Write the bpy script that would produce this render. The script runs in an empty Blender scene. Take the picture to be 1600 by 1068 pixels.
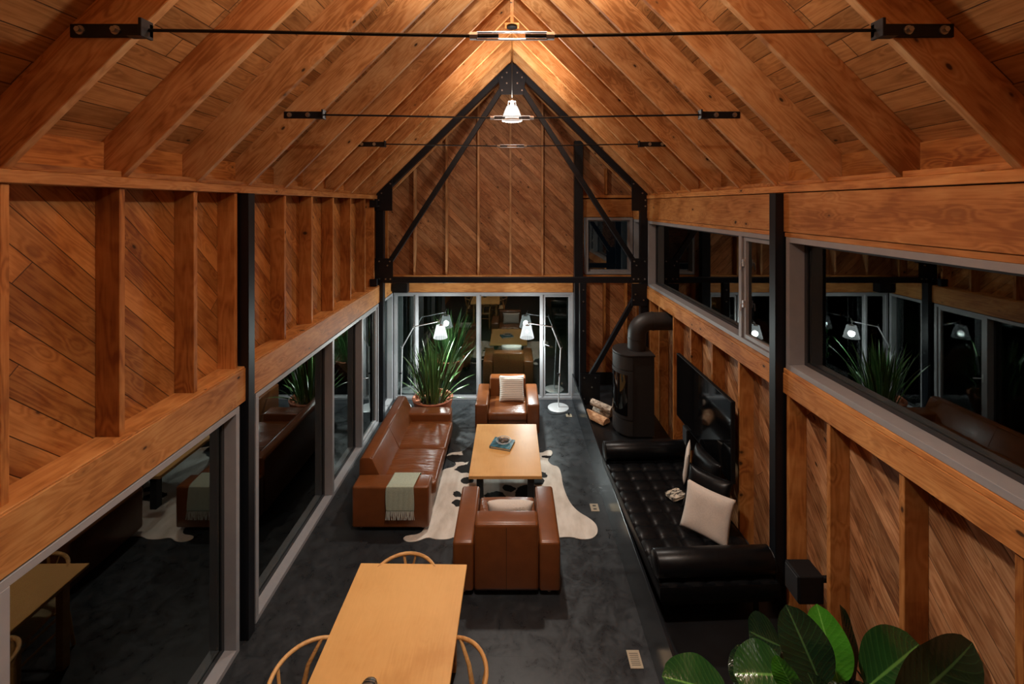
import bpy, bmesh, math, random
from mathutils import Vector, Matrix, noise
random.seed(7)
PI = math.pi
C = bpy.context.scene.collection
# ---------------------------------------------------------------- camera, world, exposure, lights
H = 3.70
F = 681.0
cam_d = bpy.data.cameras.new('camera'); cam = bpy.data.objects.new('camera', cam_d); C.objects.link(cam)
cam.location = (0, 0, H); cam.rotation_euler = (PI/2, 0, 0)
cam_d.sensor_width = 36; cam_d.lens = F/1600*36; cam_d.shift_y = -(534-320)/1600.0; cam_d.clip_start = .05
bpy.context.scene.camera = cam
vs = bpy.context.scene.view_settings
vs.view_transform = 'Standard'; vs.look = 'None'; vs.gamma = 1; vs.use_curve_mapping = False
vs.exposure = 1.2
w = bpy.data.worlds.new('night'); bpy.context.scene.world = w; w.use_nodes = True
w.node_tree.nodes['Background'].inputs[0].default_value = (.02, .03, .05, 1)
w.node_tree.nodes['Background'].inputs[1].default_value = .02
P_PEND, P_NEAR, P_FLOOR, P_BACK = 55, 62, 62, 10
def point(loc, power, col=(1, .92, .82), r=.07):
    l = bpy.data.lights.new('lamp_light', 'POINT'); l.energy = power; l.color = col; l.shadow_soft_size = r
    o = bpy.data.objects.new('lamp_light', l); C.objects.link(o); o.location = loc; return o
def pendant_spot(loc, aim, power, size=100, blend=.8, col=(1, .92, .82), r=.1):
    l = bpy.data.lights.new('spot_light', 'SPOT'); l.energy = power; l.color = col; l.shadow_soft_size = r
    l.spot_size = math.radians(size); l.spot_blend = blend
    o = bpy.data.objects.new('spot_light', l); C.objects.link(o); o.location = loc
    o.rotation_euler = (Vector(aim)-Vector(loc)).to_track_quat('-Z', 'Y').to_euler(); return o
PEND = [(0, 6.05, 4.98), (0, 2.24, 5.0), (0, -1.3, 4.98)]

# ---------------------------------------------------------------- node helpers and materials
class NT:
    def __init__(s, name):
        s.m = bpy.data.materials.new(name); s.m.use_nodes = True; s.t = s.m.node_tree; s.n = s.t.nodes
        s.b = s.n['Principled BSDF']
    def node(s, typ, ins=None, **kw):
        nd = s.n.new(typ)
        for k, v in kw.items(): setattr(nd, k, v)
        for k, v in (ins or {}).items(): s.put(nd.inputs[k], v)
        return nd
    def put(s, sock, v):
        if isinstance(v, bpy.types.NodeSocket): s.t.links.new(v, sock)
        else: sock.default_value = v
    def math(s, op, a, b=0.0, c=None):
        nd = s.node('ShaderNodeMath', operation=op); s.put(nd.inputs[0], a); s.put(nd.inputs[1], b)
        if c is not None: s.put(nd.inputs[2], c)
        return nd.outputs[0]
    def dot(s, v, k):
        nd = s.node('ShaderNodeVectorMath', operation='DOT_PRODUCT'); s.put(nd.inputs[0], v); nd.inputs[1].default_value = k
        return nd.outputs['Value']
    def vec(s, x, y, z):
        nd = s.node('ShaderNodeCombineXYZ'); s.put(nd.inputs[0], x); s.put(nd.inputs[1], y); s.put(nd.inputs[2], z); return nd.outputs[0]
    def vscale(s, v, k):
        nd = s.node('ShaderNodeVectorMath', operation='MULTIPLY'); s.put(nd.inputs[0], v); nd.inputs[1].default_value = k; return nd.outputs[0]
    def vadd(s, v, k):
        nd = s.node('ShaderNodeVectorMath', operation='ADD'); s.put(nd.inputs[0], v); s.put(nd.inputs[1], k); return nd.outputs[0]
    def noise(s, v, scale, detail=3, rough=.55, dist=0.0):
        nd = s.node('ShaderNodeTexNoise'); s.put(nd.inputs['Vector'], v); nd.inputs['Scale'].default_value = scale
        nd.inputs['Detail'].default_value = detail; nd.inputs['Roughness'].default_value = rough; nd.inputs['Distortion'].default_value = dist
        return nd.outputs['Fac']
    def ramp(s, f, stops):
        nd = s.node('ShaderNodeValToRGB'); s.put(nd.inputs[0], f); e = nd.color_ramp.elements
        while len(e) < len(stops): e.new(.5)
        for q, (p, c) in zip(e, stops):
            q.position = p; q.color = (*c, 1) if len(c) == 3 else c
        return nd.outputs[0]
    def mix(s, f, a, b, mode='MIX'):
        nd = s.node('ShaderNodeMix', data_type='RGBA', blend_type=mode)
        s.put(nd.inputs[0], f)
        s.put(nd.inputs[6], a if isinstance(a, bpy.types.NodeSocket) else (*a, 1))
        s.put(nd.inputs[7], b if isinstance(b, bpy.types.NodeSocket) else (*b, 1))
        return nd.outputs[2]
    def smooth(s, v, lo, hi, a=0.0, b=1.0):
        nd = s.node('ShaderNodeMapRange', interpolation_type='SMOOTHSTEP')
        s.put(nd.inputs[0], v)
        for i, k in enumerate((lo, hi, a, b)): nd.inputs[i+1].default_value = k
        return nd.outputs[0]
    def bump(s, h, strength=.3, dist=.01):
        nd = s.node('ShaderNodeBump'); s.put(nd.inputs['Height'], h); nd.inputs['Strength'].default_value = strength; nd.inputs['Distance'].default_value = dist
        s.t.links.new(nd.outputs[0], s.b.inputs['Normal'])
    def obj(s): return s.node('ShaderNodeTexCoord').outputs['Object']
    def rnd(s): return s.node('ShaderNodeObjectInfo').outputs['Random']

def wood_core(t, u, v, q, light, mid, dark, knots=1.0, ring=.065):
    """u along the grain, v across, q third axis: colour and height of softwood with growth rings and knots"""
    kv = t.vec(t.math('MULTIPLY', u, 4.2), t.math('MULTIPLY', v, 8.0), t.math('MULTIPLY', q, 3.0))
    vo = t.node('ShaderNodeTexVoronoi', voronoi_dimensions='3D'); t.put(vo.inputs['Vector'], kv); vo.inputs['Scale'].default_value = 1.0
    kd = vo.outputs['Distance']
    kr = t.node('ShaderNodeSeparateColor', ins={0: vo.outputs['Color']}).outputs[0]
    warp = t.math('MULTIPLY', t.smooth(kd, .0, .55, 1.0, 0.0), t.smooth(kr, .3, .6))
    lv = t.vec(t.math('MULTIPLY', u, .9), t.math('MULTIPLY', v, 9.0), t.math('MULTIPLY', q, 5.0))
    n1 = t.noise(lv, 1.0, 3, .5, .3)
    rings = t.math('SINE', t.math('MULTIPLY', t.math('ADD', n1, t.math('MULTIPLY', warp, .22)), 62.0))
    fv = t.vec(t.math('MULTIPLY', u, 7.0), t.math('MULTIPLY', v, 190.0), t.math('MULTIPLY', q, 90.0))
    n2 = t.noise(fv, 1.0, 2, .6)
    big = t.noise(t.vec(t.math('MULTIPLY', u, 1.3), t.math('MULTIPLY', v, 3.0), q), 1.0, 3, .6)
    blot = t.noise(t.vec(t.math('MULTIPLY', u, 3.1), t.math('MULTIPLY', v, 5.5), t.math('MULTIPLY', q, 2.0)), 1.0, 4, .6, .4)
    big = t.math('ADD', t.math('MULTIPLY', big, .55), t.math('MULTIPLY', blot, .45))
    f = t.math('ADD', t.math('MULTIPLY', rings, ring), t.math('ADD', t.math('MULTIPLY', n2, .18), t.math('MULTIPLY', big, 1.2)))
    col = t.ramp(f, [(.53, dark), (.67, mid), (.88, light)])
    kn = t.math('MULTIPLY', t.smooth(kd, .055, .11, 1.0, 0.0), t.smooth(kr, .30, .33))
    kn = t.math('MULTIPLY', kn, knots)
    halo = t.math('MULTIPLY', t.math('MULTIPLY', t.smooth(kd, .08, .28, 1.0, 0.0), t.smooth(kr, .3, .4)), .4*knots)
    col = t.mix(halo, col, tuple(c*.55 for c in mid))
    col = t.mix(kn, col, tuple(c*.13 for c in mid))
    return col, f
W_L, W_M, W_D = (.56, .255, .077), (.41, .158, .038), (.25, .080, .017)
def mk_beam(name, light=W_L, mid=W_M, dark=W_D, rough=.62, knots=1.0, var=.40, ring=.065):
    t = NT(name); o = t.obj(); r = t.rnd()
    s = t.node('ShaderNodeSeparateXYZ', ins={0: o}).outputs
    u = t.math('ADD', s[0], t.math('MULTIPLY', r, 37.0)); v = t.math('ADD', s[2], t.math('MULTIPLY', r, 91.0)); q = t.math('ADD', s[1], t.math('MULTIPLY', r, 53.0))
    col, f = wood_core(t, u, v, q, light, mid, dark, knots, ring)
    g = t.math('ADD', t.math('MULTIPLY', t.math('FRACT', t.math('MULTIPLY', r, 17.3)), var), 1.0-var*.5)
    col = t.mix(1.0, col, t.vec(g, g, g), 'MULTIPLY')
    t.put(t.b.inputs['Base Color'], col); t.b.inputs['Roughness'].default_value = rough; t.b.inputs['Specular IOR Level'].default_value = .3
    t.bump(f, .25, .004); return t.m
def mk_boards(name, du, dv, width, light=W_L, mid=W_M, dark=W_D, off=0.0, gap=.004, knots=1.0, length=9.0, var=.42):
    t = NT(name); o = t.obj()
    u = t.dot(o, du); v = t.math('DIVIDE', t.math('ADD', t.dot(o, dv), off+40*width), width)
    idx = t.math('FLOOR', v); fr = t.math('FRACT', v)
    wn = t.node('ShaderNodeTexWhiteNoise', noise_dimensions='1D'); t.put(wn.inputs['W'], idx); r = wn.outputs['Value']
    uu = t.math('DIVIDE', t.math('ADD', u, t.math('MULTIPLY', r, 9.0)), length)
    i2 = t.math('FLOOR', uu); f2 = t.math('FRACT', uu)
    wn2 = t.node('ShaderNodeTexWhiteNoise', noise_dimensions='2D'); t.put(wn2.inputs['Vector'], t.vec(idx, i2, 0.0)); r2 = wn2.outputs['Value']
    col, f = wood_core(t, t.math('ADD', u, t.math('MULTIPLY', r2, 61.0)), t.math('ADD', t.math('MULTIPLY', fr, width), t.math('MULTIPLY', r2, 23.0)), t.math('MULTIPLY', r2, 41.0), light, mid, dark, knots)
    g = t.math('ADD', t.math('MULTIPLY', r2, var), 1.0-var*.5)
    col = t.mix(1.0, col, t.vec(g, g, g), 'MULTIPLY')
    e = t.math('MINIMUM', fr, t.math('SUBTRACT', 1.0, fr)); gp = t.smooth(e, 0.0, gap/width, 1.0, 0.0)
    e2 = t.math('MINIMUM', f2, t.math('SUBTRACT', 1.0, f2)); gp2 = t.smooth(e2, 0.0, gap/length, 1.0, 0.0)
    gp = t.math('MAXIMUM', gp, gp2)
    col = t.mix(gp, col, tuple(c*.12 for c in dark))
    t.put(t.b.inputs['Base Color'], col); t.b.inputs['Roughness'].default_value = .6; t.b.inputs['Specular IOR Level'].default_value = .3
    t.bump(t.math('SUBTRACT', t.math('MULTIPLY', f, .3), gp), .5, .006); return t.m
def mk_plain(name, col, rough=.5, metal=0.0, spec=.5, var=0.0, nscale=40, bump=0.0, coat=0.0, col2=None, stretch=(1, 1, 1), bd=.003):
    t = NT(name); t.b.inputs['Roughness'].default_value = rough; t.b.inputs['Metallic'].default_value = metal
    t.b.inputs['Specular IOR Level'].default_value = spec; t.b.inputs['Coat Weight'].default_value = coat
    o = t.vscale(t.obj(), stretch); n = t.noise(o, nscale, 4)
    c2 = col2 or tuple(min(1, c*(1+var)) for c in col); c1 = tuple(c*(1-var) for c in col) if not col2 else col
    t.put(t.b.inputs['Base Color'], t.ramp(n, [(.3, c1), (.7, c2)]))
    if bump: t.bump(n, bump, bd)
    return t.m
M = {}
M['beam'] = mk_beam('fir_beam')
M['rafter'] = mk_beam('fir_rafter', (.72, .40, .17), (.56, .255, .085), (.36, .135, .036), var=.3)  # paler fir, raised with the ceiling planks to stand in for lamplight
M['gstud'] = mk_beam('gable_stud', (.66, .36, .17), (.52, .26, .11), (.38, .17, .06))
M['ledge'] = mk_beam('fir_header', (.64, .31, .10), (.49, .20, .054), (.34, .122, .029))
r2 = .70710678
M['wall_l'] = mk_boards('diagonal_fir_left', (0, r2, -r2), (0, r2, r2), .133, (.52, .23, .066), (.37, .14, .033), (.23, .07, .015))  # fir toned down a little to stand in for dimmer light on the wall
M['wall_r'] = mk_boards('diagonal_cedar_right', (0, r2, r2), (0, r2, -r2), .133, (.60, .34, .17), (.38, .175, .072), (.19, .072, .027), gap=.003, knots=1.0, var=.5)
M['wall_b'] = mk_boards('diagonal_fir_gable', (r2, 0, -r2), (r2, 0, r2), .115, (.54, .27, .12), (.38, .165, .065), (.25, .095, .036), var=.45)
M['ceil_l'] = mk_boards('plank_ceiling', (0, 1, 0), (r2, 0, r2), .14, (.56, .29, .11), (.41, .185, .06), (.27, .11, .033), length=3.1)
M['ceil_r'] = mk_boards('plank_ceiling_right', (0, 1, 0), (-r2, 0, r2), .14, (.56, .29, .11), (.41, .185, .06), (.27, .11, .033), length=3.1)
M['maple'] = mk_beam('maple_top', (.74, .42, .15), (.68, .37, .125), (.60, .305, .095), rough=.42, knots=0.0, var=.02, ring=.02)
M['oak'] = mk_beam('oiled_oak', (.72, .42, .17), (.60, .32, .11), (.46, .22, .07), rough=.4, knots=0.0, var=.05)
M['steel'] = mk_plain('black_steel', (.005, .006, .009), .42, .0, .4, .2, 20)
M['bolt'] = mk_plain('zinc_bolt', (.55, .55, .56), .3, 1.0)
M['frame'] = mk_plain('grey_window_paint', (.30, .30, .315), .45, 0, .5, .05, 10)
M['gasket'] = mk_plain('dark_gasket', (.03, .032, .036), .5)
M['alu'] = mk_plain('brushed_aluminium', (.72, .73, .75), .38, .55)
M['black'] = mk_plain('matt_black', (.005, .005, .006), .6, 0, .25, .2, 30)
M['cast'] = mk_plain('stove_black', (.022, .020, .020), .5, 0, .5, .15, 60)
M['gloss'] = mk_plain('screen_black', (.003, .003, .0035), .06, 0, .6)
M['platf'] = mk_plain('blackened_steel_face', (.008, .009, .011), .22, 0, .6, .3, 3)
M['deck'] = mk_plain('hearth_black', (.009, .009, .010), .38, 0, .4, .3, 4)
M['leather'] = mk_plain('cognac_leather', (.155, .047, .0125), .32, 0, .5, bump=.22, col2=(.19, .060, .016), nscale=9)
M['seam'] = mk_plain('dark_seam', (.05, .018, .007), .6)
M['seat_leather'] = mk_plain('creased_cognac_leather', (.165, .050, .0135), .28, 0, .55, bump=.55, col2=(.20, .064, .018), nscale=3, stretch=(1.6, 7, 1), bd=.02)
M['bleather'] = mk_plain('black_leather', (.004, .0042, .005), .34, 0, .22, .3, 25, bump=.25)
M['linen'] = mk_plain('cream_linen', (.62, .56, .50), .85, 0, .2, .08, 120, bump=.4, stretch=(1, 1, 1))
M['sage'] = mk_plain('sage_wool', (.40, .46, .37), .9, 0, .15, .18, 160, bump=.5)
M['fringe'] = mk_plain('pale_fringe', (.60, .62, .55), .9)
M['terra'] = mk_plain('terracotta', (.40, .125, .055), .6, 0, .4, .2, 14, bump=.15)
M['soil'] = mk_plain('potting_soil', (.022, .014, .010), .95, 0, .1, .5, 60, bump=.8)
M['brass'] = mk_plain('satin_brass', (.55, .45, .32), .4, .6)
M['slot'] = mk_plain('dark_slot', (.05, .045, .04), .6)
M['bark'] = mk_plain('birch_bark', (.10, .06, .04), .85, 0, .2, nscale=30, col2=(.80, .68, .55), bump=.9, stretch=(.6, 1.5, 1.5))
M['split'] = mk_plain('split_wood', (.28, .09, .03), .8, 0, .2, nscale=34, col2=(.80, .52, .30), bump=.5, stretch=(.3, 1, 1))
M['stone'] = mk_plain('smooth_stone', (.10, .075, .06), .5, 0, .4, nscale=9, col2=(.22, .18, .15))
M['paper'] = mk_plain('book_pages', (.60, .54, .42), .8, 0, .2, .08, 200, stretch=(.02, .02, 1))
M['cord'] = mk_plain('black_cord', (.02, .02, .02), .5)
M['strapping'] = mk_plain('rush_seat', (.50, .36, .19), .8, 0, .2, .2, 120, bump=.6, stretch=(.1, 1, 1))
def mk_striped():
    t = NT('ribbed_cream_linen'); o = t.obj(); z = t.node('ShaderNodeSeparateXYZ', ins={0: o}).outputs[1]
    s = t.math('SINE', t.math('MULTIPLY', z, 190.0)); n = t.noise(o, 300, 2)
    t.put(t.b.inputs['Base Color'], t.mix(t.math('MULTIPLY', t.smooth(s, -.2, 1.0), .45), (.70, .64, .57), (.48, .42, .36)))
    t.b.inputs['Roughness'].default_value = .9; t.bump(t.math('ADD', s, n), .4, .004); return t.m
M['stripe'] = mk_striped()
def mk_floor():
    t = NT('charcoal_concrete'); o = t.obj()
    a = t.noise(o, .9, 6, .65, .6); b = t.noise(o, 7, 8, .75, .5); c = t.noise(o, 60, 3)
    f = t.math('ADD', t.math('MULTIPLY', a, .45), t.math('ADD', t.math('MULTIPLY', b, .45), t.math('MULTIPLY', c, .1)))
    col = t.ramp(f, [(.30, (.012, .0135, .0155)), (.5, (.021, .0235, .0265)), (.62, (.036, .040, .045))])
    y = t.node('ShaderNodeSeparateXYZ', ins={0: o}).outputs
    yy = t.math('ADD', y[1], t.math('MULTIPLY', t.noise(o, 3.5, 4), .06))
    j = t.math('ABSOLUTE', t.math('SUBTRACT', t.math('FRACT', t.math('DIVIDE', t.math('ADD', yy, .02), 3.76)), .965))
    cr = t.smooth(j, 0.0, .0011, 1.0, 0.0)
    col = t.mix(t.math('MULTIPLY', cr, .6), col, (.012, .012, .013))
    t.put(t.b.inputs['Base Color'], col); t.put(t.b.inputs['Roughness'], t.smooth(b, .35, .65, .26, .46))
    t.bump(f, .12, .006); return t.m
M['floor'] = mk_floor()
def mk_glass(name='window_glass', ior=2.1, tint=(.90, .96, .94)):
    t = NT(name); n = t.n; n.remove(t.b)
    fr = t.node('ShaderNodeFresnel', ins={'IOR': ior}); gl = t.node('ShaderNodeBsdfGlossy', ins={'Roughness': 0.0, 'Color': (*tint, 1)})
    tr = t.node('ShaderNodeBsdfTransparent', ins={'Color': (*tint, 1)}); mx = t.node('ShaderNodeMixShader', ins={0: fr.outputs[0], 1: tr.outputs[0], 2: gl.outputs[0]})
    t.t.links.new(mx.outputs[0], n['Material Output'].inputs[0]); return t.m
M['glass'] = mk_glass()
def mk_shade(name, strength, col, trans, rib=0):
    t = NT(name); n = t.n; n.remove(t.b); k = strength
    if rib:
        s = t.node('ShaderNodeSeparateXYZ', ins={0: t.obj()}).outputs
        a = t.math('ARCTAN2', s[1], s[0]); k = t.math('MULTIPLY', t.math('ADD', t.math('MULTIPLY', t.math('SINE', t.math('MULTIPLY', a, rib)), .28), .8), strength)
    em = t.node('ShaderNodeEmission', ins={'Color': (*col, 1), 'Strength': k}); tr = t.node('ShaderNodeBsdfTransparent')
    mx = t.node('ShaderNodeMixShader', ins={0: trans, 1: em.outputs[0], 2: tr.outputs[0]})
    t.t.links.new(mx.outputs[0], n['Material Output'].inputs[0]); return t.m
M['glow'] = mk_shade('lit_glass_shade', .8, (1, .97, .92), .65)
M['pleat'] = mk_shade('lit_pleated_shade', 0.7, (.93, 1, 1), .4, 22)
M['pleat_d'] = mk_shade('dim_pleated_shade', 0.6, (.93, 1, 1), .4, 22)
M['bulb'] = mk_shade('glowing_bulb', 3.0, (1, .96, .9), 0.35)
def mk_leaf(name, dark, light, rib=(.15, .35, .08), rough=.2, width=1.0):
    t = NT(name); uv = t.node('ShaderNodeTexCoord').outputs['UV']; s = t.node('ShaderNodeSeparateXYZ', ins={0: uv}).outputs
    a = t.math('ABSOLUTE', t.math('SUBTRACT', s[0], .5)); vein = t.math('SINE', t.math('MULTIPLY', t.math('SUBTRACT', s[1], t.math('MULTIPLY', a, .5)), 70.0))
    n = t.noise(t.obj(), 7, 3)
    col = t.mix(n, dark, light); col = t.mix(t.smooth(vein, .75, 1.0, 0.0, .10), col, rib); col = t.mix(t.smooth(a, .008, .03, .85, 0.0), col, rib)
    t.put(t.b.inputs['Base Color'], col); t.b.inputs['Roughness'].default_value = rough; t.b.inputs['Specular IOR Level'].default_value = .6
    t.bump(t.math('ADD', t.math('MULTIPLY', vein, .2), t.math('MULTIPLY', t.noise(t.vec(s[0], t.math('MULTIPLY', s[1], 5.0), 0.0), 6.0, 2), 1.2)), .35, .004); return t.m
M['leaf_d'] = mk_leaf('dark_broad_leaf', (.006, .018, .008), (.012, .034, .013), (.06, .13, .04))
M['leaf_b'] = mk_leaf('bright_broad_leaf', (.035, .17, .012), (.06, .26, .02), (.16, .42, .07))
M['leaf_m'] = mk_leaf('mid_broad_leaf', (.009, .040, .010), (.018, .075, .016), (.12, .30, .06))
def mk_sword():
    t = NT('sword_leaf'); uv = t.node('ShaderNodeTexCoord').outputs['UV']; s = t.node('ShaderNodeSeparateXYZ', ins={0: uv}).outputs
    r = t.rnd(); a = t.math('ABSOLUTE', t.math('SUBTRACT', s[0], .5))
    col = t.mix(r, (.022, .075, .02), (.07, .17, .045)); col = t.mix(t.smooth(a, .36, .46, 0.0, .7), col, (.30, .40, .16))
    t.put(t.b.inputs['Base Color'], col); t.b.inputs['Roughness'].default_value = .32; return t.m
M['sword'] = mk_sword()
def mk_cowhide(spots):
    t = NT('cowhide'); o = t.obj()
    w1 = t.node('ShaderNodeTexNoise', ins={'Vector': o, 'Scale': 7.0, 'Detail': 3.0}).outputs['Color']
    p = t.vadd(o, t.vscale(t.vadd(w1, (-.5, -.5, -.5)), (.13, .13, 0)))
    m = None
    for x, y, rx, ry in spots:
        q = t.vscale(t.vadd(p, (-x, -y, 0)), (1/rx, 1/ry, 0))
        ln = t.node('ShaderNodeVectorMath', operation='LENGTH'); t.put(ln.inputs[0], q)
        f = t.smooth(ln.outputs['Value'], .93, 1.04, 1.0, 0.0); m = f if m is None else t.math('MAXIMUM', m, f)
    n = t.noise(t.vscale(o, (1, .4, 1)), 9, 4)
    base = t.ramp(n, [(.3, (.55, .49, .42)), (.65, (.72, .67, .60))])
    t.put(t.b.inputs['Base Color'], t.mix(m, base, (.012, .010, .009))); t.b.inputs['Roughness'].default_value = .75; t.b.inputs['Specular IOR Level'].default_value = .2
    t.bump(t.noise(o, 90, 3), .4, .004); return t.m
def mk_cover():
    t = NT('teal_photo_cover'); o = t.obj(); n = t.noise(o, 14, 5, .7); 
    t.put(t.b.inputs['Base Color'], t.ramp(n, [(.35, (.02, .03, .035)), (.5, (.03, .14, .20)), (.62, (.10, .30, .38)), (.75, (.30, .22, .17))])); t.b.inputs['Roughness'].default_value = .3; return t.m
M['cover'] = mk_cover()
def mk_cover2():
    t = NT('cream_cover_black_marks'); o = t.obj(); n = t.noise(t.vscale(o, (14, 40, 1)), 1.0, 4, .7)
    t.put(t.b.inputs['Base Color'], t.ramp(n, [(.47, (.62, .57, .47)), (.53, (.04, .035, .03))])); t.b.inputs['Roughness'].default_value = .5; return t.m
M['cover2'] = mk_cover2()
def mk_basket():
    t = NT('dark_banded_wood'); s = t.node('ShaderNodeSeparateXYZ', ins={0: t.obj()}).outputs
    f = t.smooth(t.math('SINE', t.math('MULTIPLY', s[1], 330.0)), -.2, .4)
    t.put(t.b.inputs['Base Color'], t.mix(f, (.012, .008, .006), (.13, .085, .05))); t.b.inputs['Roughness'].default_value = .4; return t.m
M['band'] = mk_basket()
M['grass'] = mk_plain('night_lawn', (.09, .15, .05), .9, 0, .2, nscale=30, col2=(.16, .25, .09), bump=.8)
M['decking'] = mk_boards('dark_decking', (1, 0, 0), (0, 1, 0), .14, (.09, .085, .08), (.06, .056, .052), (.04, .036, .033), gap=.008, knots=0.0)
M['bark_tree'] = mk_plain('tree_dark', (.012, .022, .010), .9, 0, .2, .4, 20)

# ---------------------------------------------------------------- mesh helpers
def nb(): return bmesh.new()
def put(bm, verts, mat=None):
    pass
def box(bm, a, b, bev=0.0, seg=2, mat=None):
    """axis aligned box from corner a to b, optionally bevelled, optionally transformed"""
    t = bmesh.new(); bmesh.ops.create_cube(t, size=1)
    c = [(a[i]+b[i])/2 for i in range(3)]; s = [abs(b[i]-a[i]) for i in range(3)]
    for v in t.verts: v.co = Vector((v.co[i]*s[i]+c[i] for i in range(3)))
    if bev: bmesh.ops.bevel(t, geom=t.edges[:], offset=min(bev, min(s)*.49), segments=seg, profile=.5, affect='EDGES')
    if mat is not None: bmesh.ops.transform(t, matrix=mat, verts=t.verts)
    merge(bm, t)
def merge(bm, t):
    me = bpy.data.meshes.new('tmp'); t.to_mesh(me); t.free(); bm.from_mesh(me); bpy.data.meshes.remove(me)
def frame_of(p, q):
    d = (Vector(q)-Vector(p)); L = d.length; d.normalize()
    up = Vector((0, 0, 1)) if abs(d.z) < .95 else Vector((0, 1, 0))
    y = up.cross(d).normalized(); z = d.cross(y)
    m = Matrix((d, y, z)).transposed().to_4x4(); m.translation = Vector(p); return m, L
def bar(bm, p, q, wy, wz, bev=0.0):
    m, L = frame_of(p, q); box(bm, (0, -wy/2, -wz/2), (L, wy/2, wz/2), bev, 1, m)
def tube(bm, pts, r, seg=10, cap=True, radii=None):
    pts = [Vector(p) for p in pts]; rings = []; n = len(pts); prev = None
    for i, p in enumerate(pts):
        d = (pts[min(i+1, n-1)]-pts[max(i-1, 0)]).normalized()
        if prev is None:
            a = Vector((0, 0, 1)) if abs(d.z) < .9 else Vector((1, 0, 0)); x = d.cross(a).normalized()
        else: x = (prev-d*prev.dot(d)).normalized()
        prev = x; y = d.cross(x); rr = radii[i] if radii else r
        rings.append([bm.verts.new(p+(x*math.cos(2*PI*k/seg)+y*math.sin(2*PI*k/seg))*rr) for k in range(seg)])
    for i in range(n-1):
        for k in range(seg):
            bm.faces.new((rings[i][k], rings[i][(k+1) % seg], rings[i+1][(k+1) % seg], rings[i+1][k]))
    if cap: bm.faces.new(rings[0][::-1]); bm.faces.new(rings[-1])
def lathe(bm, prof, seg=32, c=(0, 0, 0), close=False):
    rings = []
    for r, z in prof:
        rings.append([bm.verts.new((c[0]+r*math.cos(2*PI*k/seg), c[1]+r*math.sin(2*PI*k/seg), c[2]+z)) for k in range(seg)] if r > 1e-5 else [bm.verts.new((c[0], c[1], c[2]+z))])
    for A, B in zip(rings, rings[1:]):
        for k in range(seg):
            a = [A[k % len(A)], A[(k+1) % seg % len(A)]] if len(A) > 1 else [A[0]]
            b = [B[(k+1) % seg], B[k]] if len(B) > 1 else [B[0]]
            if len(a)+len(b) > 2: bm.faces.new(a+b)
def prism(bm, pts, h0, h1, axis='z', bev=0.0):
    f = {'z': lambda p, h: (p[0], p[1], h), 'y': lambda p, h: (p[0], h, p[1]), 'x': lambda p, h: (h, p[0], p[1])}[axis]
    t = bmesh.new()
    A = [t.verts.new(f(p, h0)) for p in pts]; B = [t.verts.new(f(p, h1)) for p in pts]; n = len(pts)
    t.faces.new(A); t.faces.new(B[::-1])
    for i in range(n): t.faces.new((A[i], B[i], B[(i+1) % n], A[(i+1) % n]))
    bmesh.ops.recalc_face_normals(t, faces=t.faces)
    if bev: bmesh.ops.bevel(t, geom=t.edges[:], offset=bev, segments=2, profile=.5, affect='EDGES')
    merge(bm, t)
def obj(name, bm, mat, parent=None, smooth=False, mtx=None, fix=True):
    if fix: bmesh.ops.recalc_face_normals(bm, faces=bm.faces)
    me = bpy.data.meshes.new(name); bm.to_mesh(me); bm.free(); me.materials.append(M[mat] if isinstance(mat, str) else mat)
    if smooth:
        for p in me.polygons: p.use_smooth = True
        if smooth != 'all': me.set_sharp_from_angle(angle=math.radians(smooth if smooth > 1 else 40))
    o = bpy.data.objects.new(name, me); C.objects.link(o)
    if parent: o.parent = parent
    if mtx is not None: o.matrix_basis = mtx
    return o
def tag(o, label, cat, group=None):
    o['label'] = label; o['category'] = cat
    if group: o['group'] = group
    return o
def thing(name, label, cat, loc=(0, 0, 0), rotz=0, group=None):
    o = bpy.data.objects.new(name, None); C.objects.link(o); o.location = loc; o.rotation_euler = (0, 0, rotz); o.empty_display_size = .1
    return tag(o, label, cat, group)
def struct(name, bm, mat): o = obj(name, bm, mat); o['kind'] = 'structure'; return o
def sempty(name, loc=(0, 0, 0)):
    o = bpy.data.objects.new(name, None); C.objects.link(o); o.location = loc; o['kind'] = 'structure'; return o
def copy_tree(o, loc, rotz, label, parent=None):
    def rec(s, par):
        c = s.copy(); C.objects.link(c); c.parent = par
        for ch in s.children: rec(ch, c)
        return c
    c = rec(o, None); c.location = loc; c.rotation_euler = (0, 0, rotz); c['label'] = label; return c
def member(name, p, q, wy, wz, mat, parent, bev=.003):
    """timber: its local X runs along the grain"""
    m, L = frame_of(p, q); bm = nb(); box(bm, (0, -wy/2, -wz/2), (L, wy/2, wz/2), bev, 1)
    return obj(name, bm, mat, parent, mtx=m)

# ---------------------------------------------------------------- structure
XS, XP, YE, YN = 2.46, 2.315, 8.30, -2.6      # sheathing, stud face, end wall face, near end
ZR = H+2.48                                    # underside of rafters at the ridge
bm = nb(); box(bm, (-2.6, YN, -.15), (2.6, YE+.3, 0)); struct('floor', bm, 'floor')
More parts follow.
